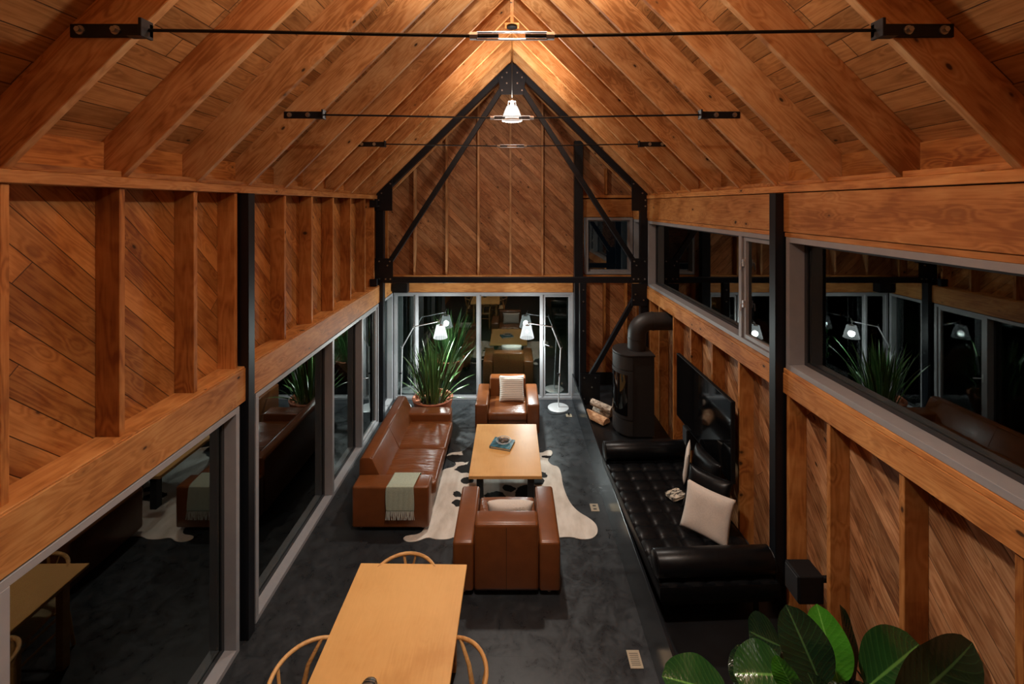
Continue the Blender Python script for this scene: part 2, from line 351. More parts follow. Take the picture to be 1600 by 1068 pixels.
# ceiling boards over the rafters
bm = nb(); prism(bm, [(-2.75, ZR+.332-2.75), (0, ZR+.332), (0, ZR+.40), (-2.75, ZR+.40-2.75)], YN, YE+.3, 'y')
ceiling = struct('ceiling', bm, 'ceil_l')
bm = nb(); prism(bm, [(2.75, ZR+.332-2.75), (0, ZR+.332), (0, ZR+.40), (2.75, ZR+.40-2.75)], YN, YE+.3, 'y')
obj('ceiling_slope', bm, 'ceil_r', ceiling)
member('ridge_beam', (0, YN, ZR+.16), (0, YE+.1, ZR+.16), .045, .30, 'beam', ceiling)
def rafter_mesh():
    bm = nb(); L = (XS-.02)*math.sqrt(2); h = .1175
    prism(bm, [(-h, -h), (L-h, -h), (L+h, h), (h, h)], -.021, .021, 'y', 0)
    bmesh.ops.bevel(bm, geom=bm.edges[:], offset=.003, segments=1, affect='EDGES'); return bm
raf = None
yr = [1.38+.612*k-1.224*3 for k in range(18)]
for s in (-1, 1):
    for y in yr:
        if y < YN+.1 or y > YE+.05: continue
        d = Vector((-s, 0, 1)).normalized(); yy = Vector((0, 1, 0))*(1 if s > 0 else -1); z = d.cross(yy).normalized()
        if z.z < 0: yy = -yy; z = -z
        m = Matrix((d, yy, z)).transposed().to_4x4(); m.translation = Vector((s*XS, y, ZR-XS+.166))
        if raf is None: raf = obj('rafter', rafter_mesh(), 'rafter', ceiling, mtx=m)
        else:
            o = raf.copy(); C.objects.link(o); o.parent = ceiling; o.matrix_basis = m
# blocking boards between rafters over the plates
# left wall
studs_y = [y+.02 for y in (-2.3, -1.69, -1.08, -.47, .14, .75, 1.36, 1.97, 2.57, 3.17, 3.635, 3.82, 4.43, 5.03, 5.63, 6.24, 6.85, 7.30, 7.66, 8.12)]
bm = nb(); box(bm, (-XS-.06, YN, 2.03), (-XS, YE+.3, 4.12)); box(bm, (-XS-.06, YN, 0), (-XS, 1.90, 2.03))
wl = struct('wall_left', bm, 'wall_l')
for y in studs_y: member('stud', (-(XS+XP)/2, y, 2.325), (-(XS+XP)/2, y, 3.80), .038 if False else XS-XP, .038, 'beam', wl)
def split_y(posts): return posts
for a, b in ((YN, 3.70), (3.79, 7.44), (7.57, YE+.14)):
    member('header_beam', (-(2.26+XS)/2, a, 2.18), (-(2.26+XS)/2, b, 2.18), XS-2.26, .28, 'ledge', wl)
member('sill_plate', (-(2.27+XS)/2, YN, 2.325), (-(2.27+XS)/2, YE, 2.325), XS-2.27, .012, 'ledge', wl)
member('top_plate', (-(XP-.02+XS)/2, YN, 3.832), (-(XP-.02+XS)/2, YE+.1, 3.832), XS-XP+.02, .062, 'ledge', wl)
member('top_plate', (-(XP+XS)/2, YN, 3.882), (-(XP+XS)/2, YE+.1, 3.882), XS-XP, .036, 'beam', wl)
# right wall
bm = nb(); box(bm, (XS, YN, 0), (XS+.06, YE+.3, 2.3)); box(bm, (XS, YN, 3.43), (XS+.06, YE+.3, 4.12)); box(bm, (XS, YN, 2.3), (XS+.06, .5, 3.43))
wr = struct('wall_right', bm, 'wall_r')
for y in studs_y: member('stud', ((XS+XP)/2, y, .0), ((XS+XP)/2, y, 2.12), XS-XP, .038, 'beam', wr)
for a, b in ((YN, 3.70), (3.79, 7.44), (7.57, YE+.14)):
    member('window_beam', ((2.30+XS)/2, a, 2.195), ((2.30+XS)/2, b, 2.195), XS-2.30, .17, 'ledge', wr)
    member('sill_board', ((2.305+XS)/2, a, 2.30), ((2.305+XS)/2, b, 2.30), XS-2.305, .036, 'ledge', wr)
    member('lintel_board', ((2.305+XS)/2, a, 3.635), ((2.305+XS)/2, b, 3.635), XS-2.305, .325, 'ledge', wr)
    member('lintel_strip', ((2.315+XS)/2, a, 3.45), ((2.315+XS)/2, b, 3.45), XS-2.315, .04, 'ledge', wr)
member('top_plate', ((XP-.02+XS)/2, YN, 3.834), ((XP-.02+XS)/2, YE+.1, 3.834), XS-XP+.02, .058, 'ledge', wr)
member('top_plate', ((XP+XS)/2, YN, 3.882), ((XP+XS)/2, YE+.1, 3.882), XS-XP, .036, 'beam', wr)
for s, wall in ((-1, wl), (1, wr)):
    for y0 in yr:
        if y0 < YN+.1 or y0 > YE-.3: continue
        member('blocking', (s*(XS-.03), y0+.025, 3.985), (s*(XS-.03), y0+.587, 3.985), .036, .17, 'beam', wall)
# end wall
ES = YE+.14
bm = nb(); ztop = ZR+.34
prism(bm, [(-2.6, 2.03), (1.20, 2.03), (1.20, 0), (2.6, 0), (2.6, 2.32), (1.39, 2.32), (1.39, 3.46), (2.6, 3.46), (2.6, ztop-2.6), (0, ztop), (-2.6, ztop-2.6)], ES, ES+.06, 'y')
wb = struct('wall_back', bm, 'wall_b')
for k in range(-4, 4):
    x = -.03+.61*k
    if k == 2: continue
    hgt = ZR-abs(x)-.02
    if x > 1.3: continue
    member('stud', (x, (YE+ES)/2, 2.36), (x, (YE+ES)/2, hgt+.1), .038, ES-YE, 'gstud', wb)
member('stud', (1.80, (YE+ES)/2, 3.90), (1.80, (YE+ES)/2, 4.40), .038, ES-YE, 'beam', wb)
for x in (1.40, 1.77, 2.18): member('stud', (x, (YE+ES)/2, .0), (x, (YE+ES)/2, 2.34), .038, ES-YE, 'beam', wb)
member('sill_plate', (-2.29, (YE-.02+ES)/2, 2.345), (1.16, (YE-.02+ES)/2, 2.345), ES-YE+.02, .03, 'ledge', wb)
member('header_beam', (-2.25, (YE+ES)/2, 2.18), (1.16, (YE+ES)/2, 2.18), ES-YE, .30, 'ledge', wb)
member('lintel_board', (1.34, (YE+ES)/2, 3.64), (2.3, (YE+ES)/2, 3.64), ES-YE, .34, 'ledge', wb)
member('top_plate', (1.34, (YE+ES)/2, 3.86), (2.3, (YE+ES)/2, 3.86), ES-YE+.01, .05, 'ledge', wb)
member('sill_board', (1.34, (YE+ES)/2, 2.34), (2.3, (YE+ES)/2, 2.34), ES-YE+.01, .05, 'ledge', wb)
# near end of the hall, seen only in reflections
bm = nb(); prism(bm, [(-2.6, 0), (2.6, 0), (2.6, ztop-2.6), (0, ztop), (-2.6, ztop-2.6)], YN-.06, YN, 'y'); struct('wall_front', bm, 'wall_b')
# black hearth baseboard on the end wall
bm = nb(); box(bm, (1.36, YE-.02, .30), (2.30, YE, .52), .004); struct('baseboard_back', bm, 'black')

# ---------------------------------------------------------------- windows
def win(name, plane, sgn, a0, a1, z0, z1, divs=(), fw=.045, dg=.11, glass=True, doors=(), gask=True, D=.17, mw=.6):
    """plane 'x': window lies in a YZ wall at X=sgn*plane..; plane 'y' in the end wall. divs: mullion centres"""
    root = sempty(name)
    if plane == 'x':
        P = 2.262 if sgn < 0 else 2.312
        T = lambda d, a, z: (sgn*(P+d), a, z)
    else:
        P = YE-.005; T = lambda d, a, z: (a, P+d, z)
    def bx(bm, d0, d1, b0, b1, c0, c1, bev=.002): 
        p, q = T(d0, b0, c0), T(d1, b1, c1); box(bm, tuple(map(min, p, q)), tuple(map(max, p, q)), bev, 1)
    bm = nb()
    bx(bm, 0, D, a0, a1, z1-fw, z1); bx(bm, 0, D, a0, a1, z0, z0+fw)
    bx(bm, 0, D, a0, a0+fw, z0+fw, z1-fw); bx(bm, 0, D, a1-fw, a1, z0+fw, z1-fw)
    obj('window_frame', bm, 'frame', root)
    cells = []; prev = a0+fw
    for m in divs:
        bm = nb(); bx(bm, 0, D, m-fw*mw, m+fw*mw, z0+fw, z1-fw); obj('mullion', bm, 'frame', root)
        cells.append((prev, m-fw*mw)); prev = m+fw*mw
    cells.append((prev, a1-fw))
    for i, (b0, b1) in enumerate(cells):
        if i in doors:
            dr = nb(); g = .045
            bx(dr, .02, .09, b0+.004, b1-.004, z1-fw-g, z1-fw-.004); bx(dr, .02, .09, b0+.004, b1-.004, z0+fw+.004, z0+fw+g)
            bx(dr, .02, .09, b0+.004, b0+g, z0+fw+g, z1-fw-g); bx(dr, .02, .09, b1-g, b1-.004, z0+fw+g, z1-fw-g)
            leaf = obj('sash', dr, 'frame', root)
            h = nb(); hz = z0+(z1-z0)*.52
            side = b0+g*.5 if plane == 'y' or sgn < 0 else b1-g*.5
            dirn = 1 if plane == 'y' or sgn < 0 else -1
            p = Vector(T(.02, side, hz)); q = Vector(T(-.03, side, hz)); e = Vector(T(-.035, side+dirn*.09, hz-.03))
            if z1-z0 > 1.5:
                bx(h, .012, .02, side-.012, side+.012, hz-.06, hz+.06); tube(h, [p, q, e], .006, 8)
            else:
                for hh in (.35, .72):
                    zc = z0+(z1-z0)*hh; bx(h, .0, .02, side-.012, side+.012, zc-.035, zc+.035); tube(h, [T(.01, side, zc), T(-.02, side, zc), T(-.025, side, zc-.07)], .006, 8)
            obj('handle', h, 'alu', leaf)
            pn = nb(); bx(pn, .05, .056, b0+g, b1-g, z0+fw+g, z1-fw-g, 0); obj('pane', pn, 'glass', leaf)
            continue
        gk = nb(); g = .028
        bx(gk, dg-.012, dg+.03, b0, b1, z1-fw-g, z1-fw, 0); bx(gk, dg-.012, dg+.03, b0, b1, z0+fw, z0+fw+g, 0)
        bx(gk, dg-.012, dg+.03, b0, b0+g, z0+fw+g, z1-fw-g, 0); bx(gk, dg-.012, dg+.03, b1-g, b1, z0+fw+g, z1-fw-g, 0)
        ps = obj('gasket', gk, 'gasket' if gask else 'frame', root)
        pn = nb(); bx(pn, dg, dg+.006, b0+g, b1-g, z0+fw+g, z1-fw-g, 0); obj('pane', pn, 'glass', root)
    return root
win('window_1', 'x', -1, 1.92, 3.62, .0, 2.03)
win('window_2', 'x', -1, 3.85, 7.40, .0, 2.03, divs=(5.52, 6.60), doors=(2,))
win('window_3', 'x', -1, 7.60, 8.28, .0, 2.03)
win('window_4', 'y', 1, -2.255, 1.17, .0, 2.035, divs=(-1.83, -.635, .575), doors=(3,), gask=False, D=.085, dg=.03, mw=.38)
win('window_5', 'x', 1, 3.80, 7.42, 2.32, 3.43, divs=(4.42,), doors=(0,), dg=.13)
win('window_6', 'x', 1, .5, 3.68, 2.32, 3.43, dg=.14)
win('window_7', 'x', 1, 7.58, 8.29, 2.32, 3.43, dg=.13)
win('window_8', 'y', 1, 1.40, 2.30, 2.38, 3.46, fw=.05, gask=False)
# outside
bm = nb(); box(bm, (-9, -3, -.32), (-2.62, 8.61, -.12)); struct('ground_deck', bm, 'decking')
bm = nb(); box(bm, (-9, 8.62, -.36), (9, 22, -.06)); struct('ground_lawn', bm, 'grass')

# ---------------------------------------------------------------- black steel posts and frame
bm = nb(); box(bm, (-2.328, 3.70, .0), (-2.236, 3.79, 3.80), .003, 1); tag(obj('steel_post', bm, 'steel'), 'black square steel post between the two nearest windows on the left wall', 'post')
bm = nb(); box(bm, (2.236, 3.70, .30), (2.328, 3.79, 3.80), .003, 1); tag(obj('steel_post', bm, 'steel'), 'black square steel post by the near end of the daybed on the right wall', 'post')
bm = nb(); box(bm, (1.17, 8.15, .30), (1.33, 8.29, 4.90), .003, 1); tag(obj('steel_column', bm, 'steel'), 'tall black steel column on the gable wall right of the glazed door, rising to the roof', 'post')
fr = thing('roof_truss', 'black bolted steel portal frame with peaked top and diagonal braces spanning the far end', 'frame', (0, 7.5, 0))
def fpart(name, fn, mat='steel'):
    bm = nb(); fn(bm); return obj(name, bm, mat, fr)
for s in (-1, 1):
    fpart('post', lambda b: box(b, (s*2.33, -.06, .0 if s < 0 else .30), (s*2.20, .06, 3.88), .003, 1))
    fpart('top_chord', lambda b: bar(b, (s*2.30, 0, 3.84), (s*.02, 0, 6.08), .10, .10, .003))
    fpart('inner_brace', lambda b: bar(b, (s*2.10, 0, 2.72), (s*.17, 0, 5.70), .08, .085, .003))
    g = fpart('haunch_plate', lambda b: prism(b, [(s*2.35, 3.84), (s*2.04, 4.14), (s*2.04, 3.60), (s*2.35, 3.60)], -.075, -.062, 'y', .002))
    for x, z in ((2.07, 4.06), (2.22, 3.90), (2.27, 3.78), (2.27, 3.68)):
        b = nb(); tube(b, [(s*x, -.075, z), (s*x, -.09, z)], .013, 8); obj('bolt', b, 'bolt', g)
    g = fpart('gusset_plate', lambda b: box(b, (s*2.34, -.075, 2.40), (s*2.03, -.062, 2.79), .002, 1))
    for x, z in ((2.26, 2.74), (2.08, 2.74), (2.12, 2.67), (2.26, 2.44), (2.15, 2.44), (2.07, 2.44)):
        b = nb(); tube(b, [(s*x, -.075, z), (s*x, -.09, z)], .013, 8); obj('bolt', b, 'bolt', g)
fpart('cross_beam', lambda b: box(b, (-2.20, -.05, 2.365), (2.20, .05, 2.46), .003, 1))
g = fpart('apex_plate', lambda b: prism(b, [(0, 6.13), (.24, 5.88), (.19, 5.58), (-.19, 5.58), (-.24, 5.88)], -.075, -.062, 'y', .002))
for s in (-1, 1):
    for x, z in ((.09, 5.95), (.17, 5.87), (.09, 5.77), (.17, 5.65)):
        b = nb(); tube(b, [(s*x, -.075, z), (s*x, -.09, z)], .013, 8); obj('bolt', b, 'bolt', g)
fpart('inner_post', lambda b: box(b, (1.16, -.05, .30), (1.27, .05, 2.365), .003, 1))
fpart('knee_brace', lambda b: bar(b, (2.12, 0, 2.12), (1.32, 0, .70), .08, .075, .003))
g = fpart('knee_plate', lambda b: box(b, (2.31, -.075, 1.98), (2.04, -.062, 2.36), .002, 1))
for x, z in ((2.10, 2.18), (2.07, 2.08), (2.24, 2.08)):
    b = nb(); tube(b, [(x, -.075, z), (x, -.09, z)], .013, 8); obj('bolt', b, 'bolt', g)
g = fpart('base_plate', lambda b: prism(b, [(1.17, .32), (1.50, .32), (1.50, .80), (1.17, .84)], -.075, -.062, 'y', .002))
for x, z in ((1.23, .76), (1.42, .76), (1.36, .60), (1.23, .40), (1.34, .40), (1.22, 1.55), (1.22, 2.05), (1.22, 2.25)):
    b = nb(); tube(b, [(x, -.05 if z > 1 else -.075, z), (x, -.09 if z < 1 else -.065, z)], .013, 8); obj('bolt', b, 'bolt', g)
for z, l in ((3.72, 'small black steel clip high on the left wall beside the frame post'), (2.40, 'small black steel clip on the left wall ledge beside the frame post')):
    bm = nb(); box(bm, (-2.38, 7.28, z-.06), (-2.26, 7.34, z+.06), .002, 1); tag(obj('steel_clip', bm, 'steel'), l, 'bracket')
bm = nb(); box(bm, (-2.24, 8.12, 2.06), (-1.95, 8.285, 2.235), .01, 2); tag(obj('wall_speaker', bm, 'black'), 'black box speaker in the far left corner just below the steel cross beam', 'speaker')

# tie rods
def tie_rod(label, y):
    z = H+.785; r = thing('tie_rod', label, 'tie rod', (0, y, z), 0, 'steel tie rods across the rafters')
    for s in (-1, 1):
        b = nb(); tube(b, [(s*.16, 0, -.026), (s*.6, 0, -.018), (s*1.1, 0, -.008), (s*1.64, 0, 0)], .008, 8); obj('rod', b, 'steel', r, True)
        b = nb(); box(b, (s*1.63, .0, -.03), (s*1.99, .022, .03), .002, 1); box(b, (s*1.63, -.045, -.04), (s*1.645, .022, .04), .002, 1); box(b, (s*1.645, -.045, -.04), (s*1.70, -.0, -.033), .001, 1)
        br = obj('end_bracket', b, 'steel', r)
        for x in (1.78, 1.94):
            b = nb(); tube(b, [(s*x, .0, 0), (s*x, -.006, 0)], .021, 14); tube(b, [(s*x, -.006, 0), (s*x, -.02, 0)], .013, 6); obj('bolt', b, 'bolt', br)
    b = nb()
    for zz in (-.042, -.010): box(b, (-.16, -.006, zz-.003), (.16, .006, zz+.003), .002, 1)
    for s in (-1, 1): tube(b, [(s*.155, 0, -.026), (s*.19, 0, -.026)], .018, 6)
    tb = obj('turnbuckle', b, 'alu', r)
    for s in (-1, 1):
        b = nb(); tube(b, [(s*.06, 0, -.026), (s*.155, 0, -.026)], .009, 10); obj('threaded_end', b, 'steel', tb, True)
tie_rod('black steel tie rod with turnbuckle, nearest and largest, across the top of the photo', 1.96)
tie_rod('black steel tie rod in the middle, passing just in front of the hanging lamp', 3.80)
tie_rod('thin steel tie rod farthest away, crossing just below the hanging lamp', 5.63)

# pendants
def pendant(label, p, power, up_k=1.0):
    x, y, z = p; r = thing('pendant_lamp', label, 'lamp', (x, y, z), 0, 'glass pendant lamps under the ridge')
    b = nb(); box(b, (-.10, -.10, ZR-z+.005), (.10, .10, ZR-z+.035), .003, 1); obj('mounting_block', b, 'ledge', r)
    b = nb(); lathe(b, [(0, 0), (.07, 0), (.075, -.012), (.075, -.03), (.04, -.045), (0, -.045)], 20, (0, 0, ZR-z+.005)); obj('ceiling_canopy', b, 'black', r, True)
    b = nb(); tube(b, [(0, 0, ZR-z-.04), (0, 0, .18)], .005, 6); obj('cord', b, 'cord', r)
    b = nb(); lathe(b, [(0, .19), (.012, .19), (.016, .17), (.016, .10), (0, .09)], 20); obj('socket', b, 'alu', r, True)
    b = nb(); lathe(b, [(.012, .165), (.05, .16), (.05, .155), (.012, .155)], 20)
    for k in range(6):
        a = 2*PI*k/6; tube(b, [(.05*math.cos(a), .05*math.sin(a), .16), (.056*math.cos(a), .056*math.sin(a), .10)], .003, 5)
    obj('collar', b, 'alu', r, True)
    b = nb(); prof = [(.055, .10), (.075, .085), (.10, .03), (.125, -.04), (.142, -.10)]; lathe(b, prof, 36); obj('lamp_shade', b, 'glow', r, 'all')
    b = nb(); lathe(b, [(.142, -.10), (.146, -.108), (.142, -.116), (.134, -.108), (.142, -.10)], 36); obj('shade_rim', b, 'alu', r, True)
    b = nb(); bmesh.ops.create_uvsphere(b, u_segments=16, v_segments=10, radius=.045); obj('bulb', b, 'bulb', r, 'all')
    point((x, y, z-.01), power, r=.05)
    # the open bottom of the shade throws a wide cone down
    pendant_spot((x, y, z-.13), (x, y, 0), power*1.9, 112, .9, r=.10)
    pendant_spot((x, y, z+.20), (x, y, 9), power*up_k, 180, .45, r=.07)   # added uplight above the collar, brightens the ceiling but not the walls
pendant('white glowing glass pendant lamp hanging from the ridge in front of the frame peak', PEND[0], P_PEND, .7)
pendant('glass pendant lamp under the ridge above the dining table', PEND[1], P_NEAR, 3.0)
pendant('added unseen glass pendant lamp under the ridge at the near end of the hall', PEND[2], P_BACK)  # out of view, added to give light behind the camera

# ---------------------------------------------------------------- hearth platform
hp = thing('hearth_platform', 'long black raised platform with smooth steel front carrying stove and daybed along the right wall', 'platform', (1.7, 3, 0))
bm = nb(); box(bm, (1.14-1.7, YN-3+.02, 0), (1.165-1.7, YE-3-.03, .50), .003, 1); obj('front_panel', bm, 'platf', hp)
bm = nb(); box(bm, (1.165-1.7, YN-3+.02, .0), (2.31-1.7, YE-3-.03, .30)); obj('deck', bm, 'deck', hp)

# ---------------------------------------------------------------- leather seating
def rb(bm, a, b, r=.03, seg=4): box(bm, a, b, r, seg)
def puff(bm, a, b, r, crown, nx=14, ny=14, wr=0.0, seed=0):
    """soft cushion: rounded box whose top bulges, with sewn creases"""
    box(bm, a, b, r, 3)
    bmesh.ops.subdivide_edges(bm, edges=[e for e in bm.edges if e.calc_length() > .12], cuts=9, use_grid_fill=True)
    cx, cy = (a[0]+b[0])/2, (a[1]+b[1])/2; hx, hy = abs(b[0]-a[0])/2, abs(b[1]-a[1])/2; zt = max(a[2], b[2])
    for v in bm.verts:
        u, w_ = (v.co.x-cx)/hx, (v.co.y-cy)/hy
        if v.co.z > zt-r*1.05:
            k = max(0, (1-u*u))**.5*max(0, (1-w_*w_))**.5
            v.co.z += crown*k + wr*k*noise.noise(Vector((v.co.x*4+seed, v.co.y*14, 0)))
def armchair(label, loc, rz, W=1.02, D=.84):
    r = thing('leather_armchair', label, 'armchair', loc, rz, None)
    a = .20; hw = W/2; hd = D/2    # faces +y
    for s in (-1, 1):
        bm = nb(); rb(bm, (s*(hw-a), -hd, .05), (s*hw, hd, .52), .028); obj('arm', bm, 'leather', r, True)
    bm = nb(); rb(bm, (-hw+a+.004, -hd+.01, .05), (hw-a-.004, hd-.03, .26), .02); obj('base', bm, 'leather', r, True)
    bm = nb(); rb(bm, (-hw+a+.003, -hd-.005, .06), (hw-a-.003, -hd+.20, .695), .035); obj('backrest', bm, 'leather', r, True)
    bm = nb(); puff(bm, (-hw+a+.004, -hd+.20, .26), (hw-a-.004, hd+.01, .385), .028, .025, wr=.015); obj('seat_cushion', bm, 'seat_leather', r, True)
    bm = nb(); tube(bm, [(0, -hd-.005, .08), (0, -hd-.005, .66)], .003, 6); obj('back_seam', bm, 'seam', r)
    for sx in (-1, 1):
        for sy in (-1, 1):
            bm = nb(); tube(bm, [(sx*(hw-.10), sy*(hd-.08), 0), (sx*(hw-.10), sy*(hd-.08), .055)], .02, 12); obj('foot', bm, 'alu', r, True)
    return r
armchair('brown leather armchair with its back to us, in front of the coffee table', (-.052, 4.53, 0), 0)
armchair('brown leather armchair facing us at the far glass wall', (-.075, 7.36, 0), PI, W=1.03, D=.84)
# sofa: local x along depth (front +x), y along length
so = thing('leather_sofa', 'long brown leather sofa with two seat cushions beside the left windows', 'sofa', (-1.38, 5.90, 0))
x0, x1, y0, y1 = -.45, .44, -.98, .98
for s in (-1, 1):
    bm = nb(); rb(bm, (x0+.02, s*(y1-.24), .05), (x1, s*y1, .52), .028); obj('arm', bm, 'leather', so, True)
bm = nb(); rb(bm, (x0+.03, y0+.24, .05), (x1-.02, y1-.24, .27), .02); obj('base', bm, 'leather', so, True)
bm = nb(); prism(bm, [(x0, .06), (x0+.02, .68), (x0+.05, .705), (x0+.14, .705), (x0+.17, .69), (x0+.31, .40), (x0+.30, .20), (x0+.12, .06)], y0+.245, y1-.03, 'y', .014); obj('backrest', bm, 'leather', so, True)
bm = nb(); 
for yy in (0,): tube(bm, [(x0+.165, yy, .694), (x0+.31, yy, .41)], .004, 6)
tube(bm, [(x0+.165, y0+.26, .699), (x0+.165, y1-.05, .699)], .0045, 6)
obj('piping', bm, 'leather', so)
for k, (a, b) in enumerate(((y0+.245, -.003), (.003, y1-.245))):
    bm = nb(); puff(bm, (x0+.24, a, .27), (x1+.04, b, .41), .03, .028, wr=.03, seed=k*7.3); obj('seat_cushion', bm, 'seat_leather', so, True)
for sx in (x0+.1, x1-.08):
    for sy in (-.88, .88):
        bm = nb(); tube(bm, [(sx, sy, 0), (sx, sy, .055)], .02, 12); obj('foot', bm, 'alu', so, True)
# throw over the near arm
def sheet(bm, fn, nu, nv, th=.006):
    g = [[bm.verts.new(fn(i/nu, j/nv)) for j in range(nv+1)] for i in range(nu+1)]
    for i in range(nu):
        for j in range(nv): bm.faces.new((g[i][j], g[i+1][j], g[i+1][j+1], g[i][j+1]))
    bmesh.ops.recalc_face_normals(bm, faces=bm.faces)
    if th:
        bmesh.ops.solidify(bm, geom=bm.faces[:], thickness=th)
def throw_fn(u, v):
    X0, X1 = -1.42, -1.11
    path = [(5.19, .470), (5.17, .520), (5.155, .536), (5.05, .538), (4.94, .538), (4.905, .527), (4.898, .49), (4.893, .40), (4.89, .33), (4.888, .265)]
    t = v*(len(path)-1); i = min(int(t), len(path)-2); f = t-i
    y = path[i][0]*(1-f)+path[i+1][0]*f; z = path[i][1]*(1-f)+path[i+1][1]*f
    sk = .03*(1-v)
    wv = .005*math.sin(u*17+v*3)*(1 if v > .5 else .3)
    return (X0+(X1-X0)*u+sk+.01*math.sin(v*7+u), y-abs(wv)*(v > .5)-.002, z+.003+abs(wv)*.4)
th = thing('throw_blanket', 'folded sage green wool throw with fringe draped over the near sofa arm', 'blanket', (-1.26, 5.0, .5))
bm = nb(); sheet(bm, throw_fn, 30, 45, .008); bmesh.ops.translate(bm, verts=bm.verts, vec=(1.26, -5.0, -.5)); obj('cloth', bm, 'sage', th, 'all')
bm = nb()
for k in range(34):
    u = (k+.5)/34; p = Vector(throw_fn(u, 1)); tube(bm, [p, p+Vector((random.uniform(-.006, .006), -.004, -.045)), p+Vector((random.uniform(-.012, .012), -.003, -.095))], .0035, 5)
bmesh.ops.translate(bm, verts=bm.verts, vec=(1.26, -5.0, -.5)); obj('fringe', bm, 'fringe', th)

# pillows
def pillow_bm(wd, ht, t, n=22):
    bm = nb(); top = []; bot = []
    for i in range(n+1):
        A = []; B = []
        for j in range(n+1):
            u, v = i/n*2-1, j/n*2-1
            k = (max(0, 1-u**4)*max(0, 1-v**4))**.55; pin = 1-.07*(1-abs(u)**2)*(abs(v)**3) ; pin2 = 1-.07*(1-abs(v)**2)*(abs(u)**3)
            x, y = u*wd/2*pin2, v*ht/2*pin; z = t/2*k+.006*k*noise.noise(Vector((x*9, y*9, wd)))
            A.append(bm.verts.new((x, y, z))); 
            B.append(A[-1] if i in (0, n) or j in (0, n) else bm.verts.new((x, y, -z)))
        top.append(A); bot.append(B)
    for i in range(n):
        for j in range(n):
            bm.faces.new((top[i][j], top[i+1][j], top[i+1][j+1], top[i][j+1]))
            try: bm.faces.new((bot[i][j], bot[i][j+1], bot[i+1][j+1], bot[i+1][j]))
            except ValueError: pass
    return bm
def pillow(name, label, cat, loc, ux, uy, wd, ht, t, mat, group=None):
    """ux: width direction, uy: up direction of the pillow"""
    X = Vector(ux).normalized(); Y = Vector(uy); Y = (Y-X*Y.dot(X)).normalized(); Z = X.cross(Y)
    m = Matrix((X, Y, Z)).transposed().to_4x4(); m.translation = Vector(loc)
    o = obj(name, pillow_bm(wd, ht, t), mat, None, 'all', m); return tag(o, label, cat, group)
pillow('cushion', 'cream ribbed square cushion on the far armchair by the glass', 'cushion', (-.005, 7.40, .585), (1, .04, 0), (0, .55, .83), .43, .43, .13, 'stripe')
nc = pillow('cushion', 'cream tasselled cushion inside the near armchair with its back to us', 'cushion', (-.02, 4.48, .535), (1, 0, 0), (0, -.25, .97), .48, .30, .14, 'linen')
bm = nb()
for k in range(90):
    a = random.uniform(0, 2*PI); rr = random.uniform(.03, .085); p = Vector((.10, .105, .045)); q = p+Vector((math.cos(a)*rr, math.sin(a)*rr*.7-.01, .02-.2*abs(math.sin(a)*rr)))
    tube(bm, [p, (p+q)/2+Vector((0, 0, .014)), q], .0025, 5)
obj('tassel', bm, 'linen', nc)

# coffee table
ct = thing('coffee_table', 'low square maple coffee table with black steel legs on the cowhide', 'table', (-.08, 5.85, 0))
bm = nb(); box(bm, (-.44, -.62, .41), (.44, .62, .45), .003, 1); top = obj('tabletop', bm, 'maple', ct)
# the grain runs along the table length
def turn_grain(o, ang=PI/2):
    o.data.transform(Matrix.Rotation(-ang, 4, 'Z')); o.rotation_euler = (0, 0, ang)
turn_grain(top)
for sx in (-1, 1):
    for sy in (-1, 1):
        bm = nb(); box(bm, (sx*.31-.04, sy*.52-.045, .006), (sx*.31+.04, sy*.52+.045, .41), .003, 1); obj('leg', bm, 'steel', ct)
bm = nb(); box(bm, (-.34, -.56, .38), (.34, .56, .41), .003, 1); obj('rail', bm, 'steel', ct)
bk = thing('picture_book', 'thick teal picture book lying on the coffee table', 'book', (-.125, 5.90, .451), math.radians(-17))
bm = nb(); box(bm, (-.14, -.115, .004), (.136, .115, .026), .001, 1); obj('pages', bm, 'paper', bk)
bm = nb(); box(bm, (-.145, -.12, 0), (.14, .12, .004)); box(bm, (-.145, -.12, .026), (.14, .12, .030)); box(bm, (-.149, -.12, 0), (-.144, .12, .030)); obj('cover', bm, 'cover', bk)
dish = thing('wire_dish', 'round dark wire dish holding stones on top of the teal book', 'dish', (-.115, 5.91, .482))
bm = nb()
for rr, zz in ((.055, .004), (.085, .016), (.10, .035)):
    tube(bm, [(rr*math.cos(2*PI*k/36), rr*math.sin(2*PI*k/36), zz) for k in range(37)], .004 if rr > .09 else .002, 6, False)
for k in range(20):
    a = 2*PI*k/20; tube(bm, [(.0, .0, .004), (.055*math.cos(a), .055*math.sin(a), .004), (.085*math.cos(a), .085*math.sin(a), .016), (.10*math.cos(a), .10*math.sin(a), .035)], .0018, 5)
obj('wire_basket', bm, 'alu', dish)
for i, (x, y, rx, ry, rz_, a, l) in enumerate(((.025, .012, .055, .034, .026, -.3, 'largest brown oval stone lying in the wire dish'), (-.045, .02, .026, .028, .026, .4, 'small pale stone at the left in the wire dish'), (-.012, -.035, .026, .02, .02, .1, 'small round stone at the front of the wire dish'))):
    bm = nb(); bmesh.ops.create_icosphere(bm, subdivisions=3, radius=1)
    for v in bm.verts: v.co *= 1+.08*noise.noise(v.co*1.7+Vector((i*3, 0, 0))); v.co = Vector((v.co.x*rx, v.co.y*ry, v.co.z*rz_))
    o = tag(obj('stone', bm, 'stone' if i == 0 else 'linen' if False else 'stone', None, 'all'), l, 'stone', 'stones in the wire dish'); o.location = (-.115+x, 5.91+y, .488+rz_); o.rotation_euler = (0, 0, a)

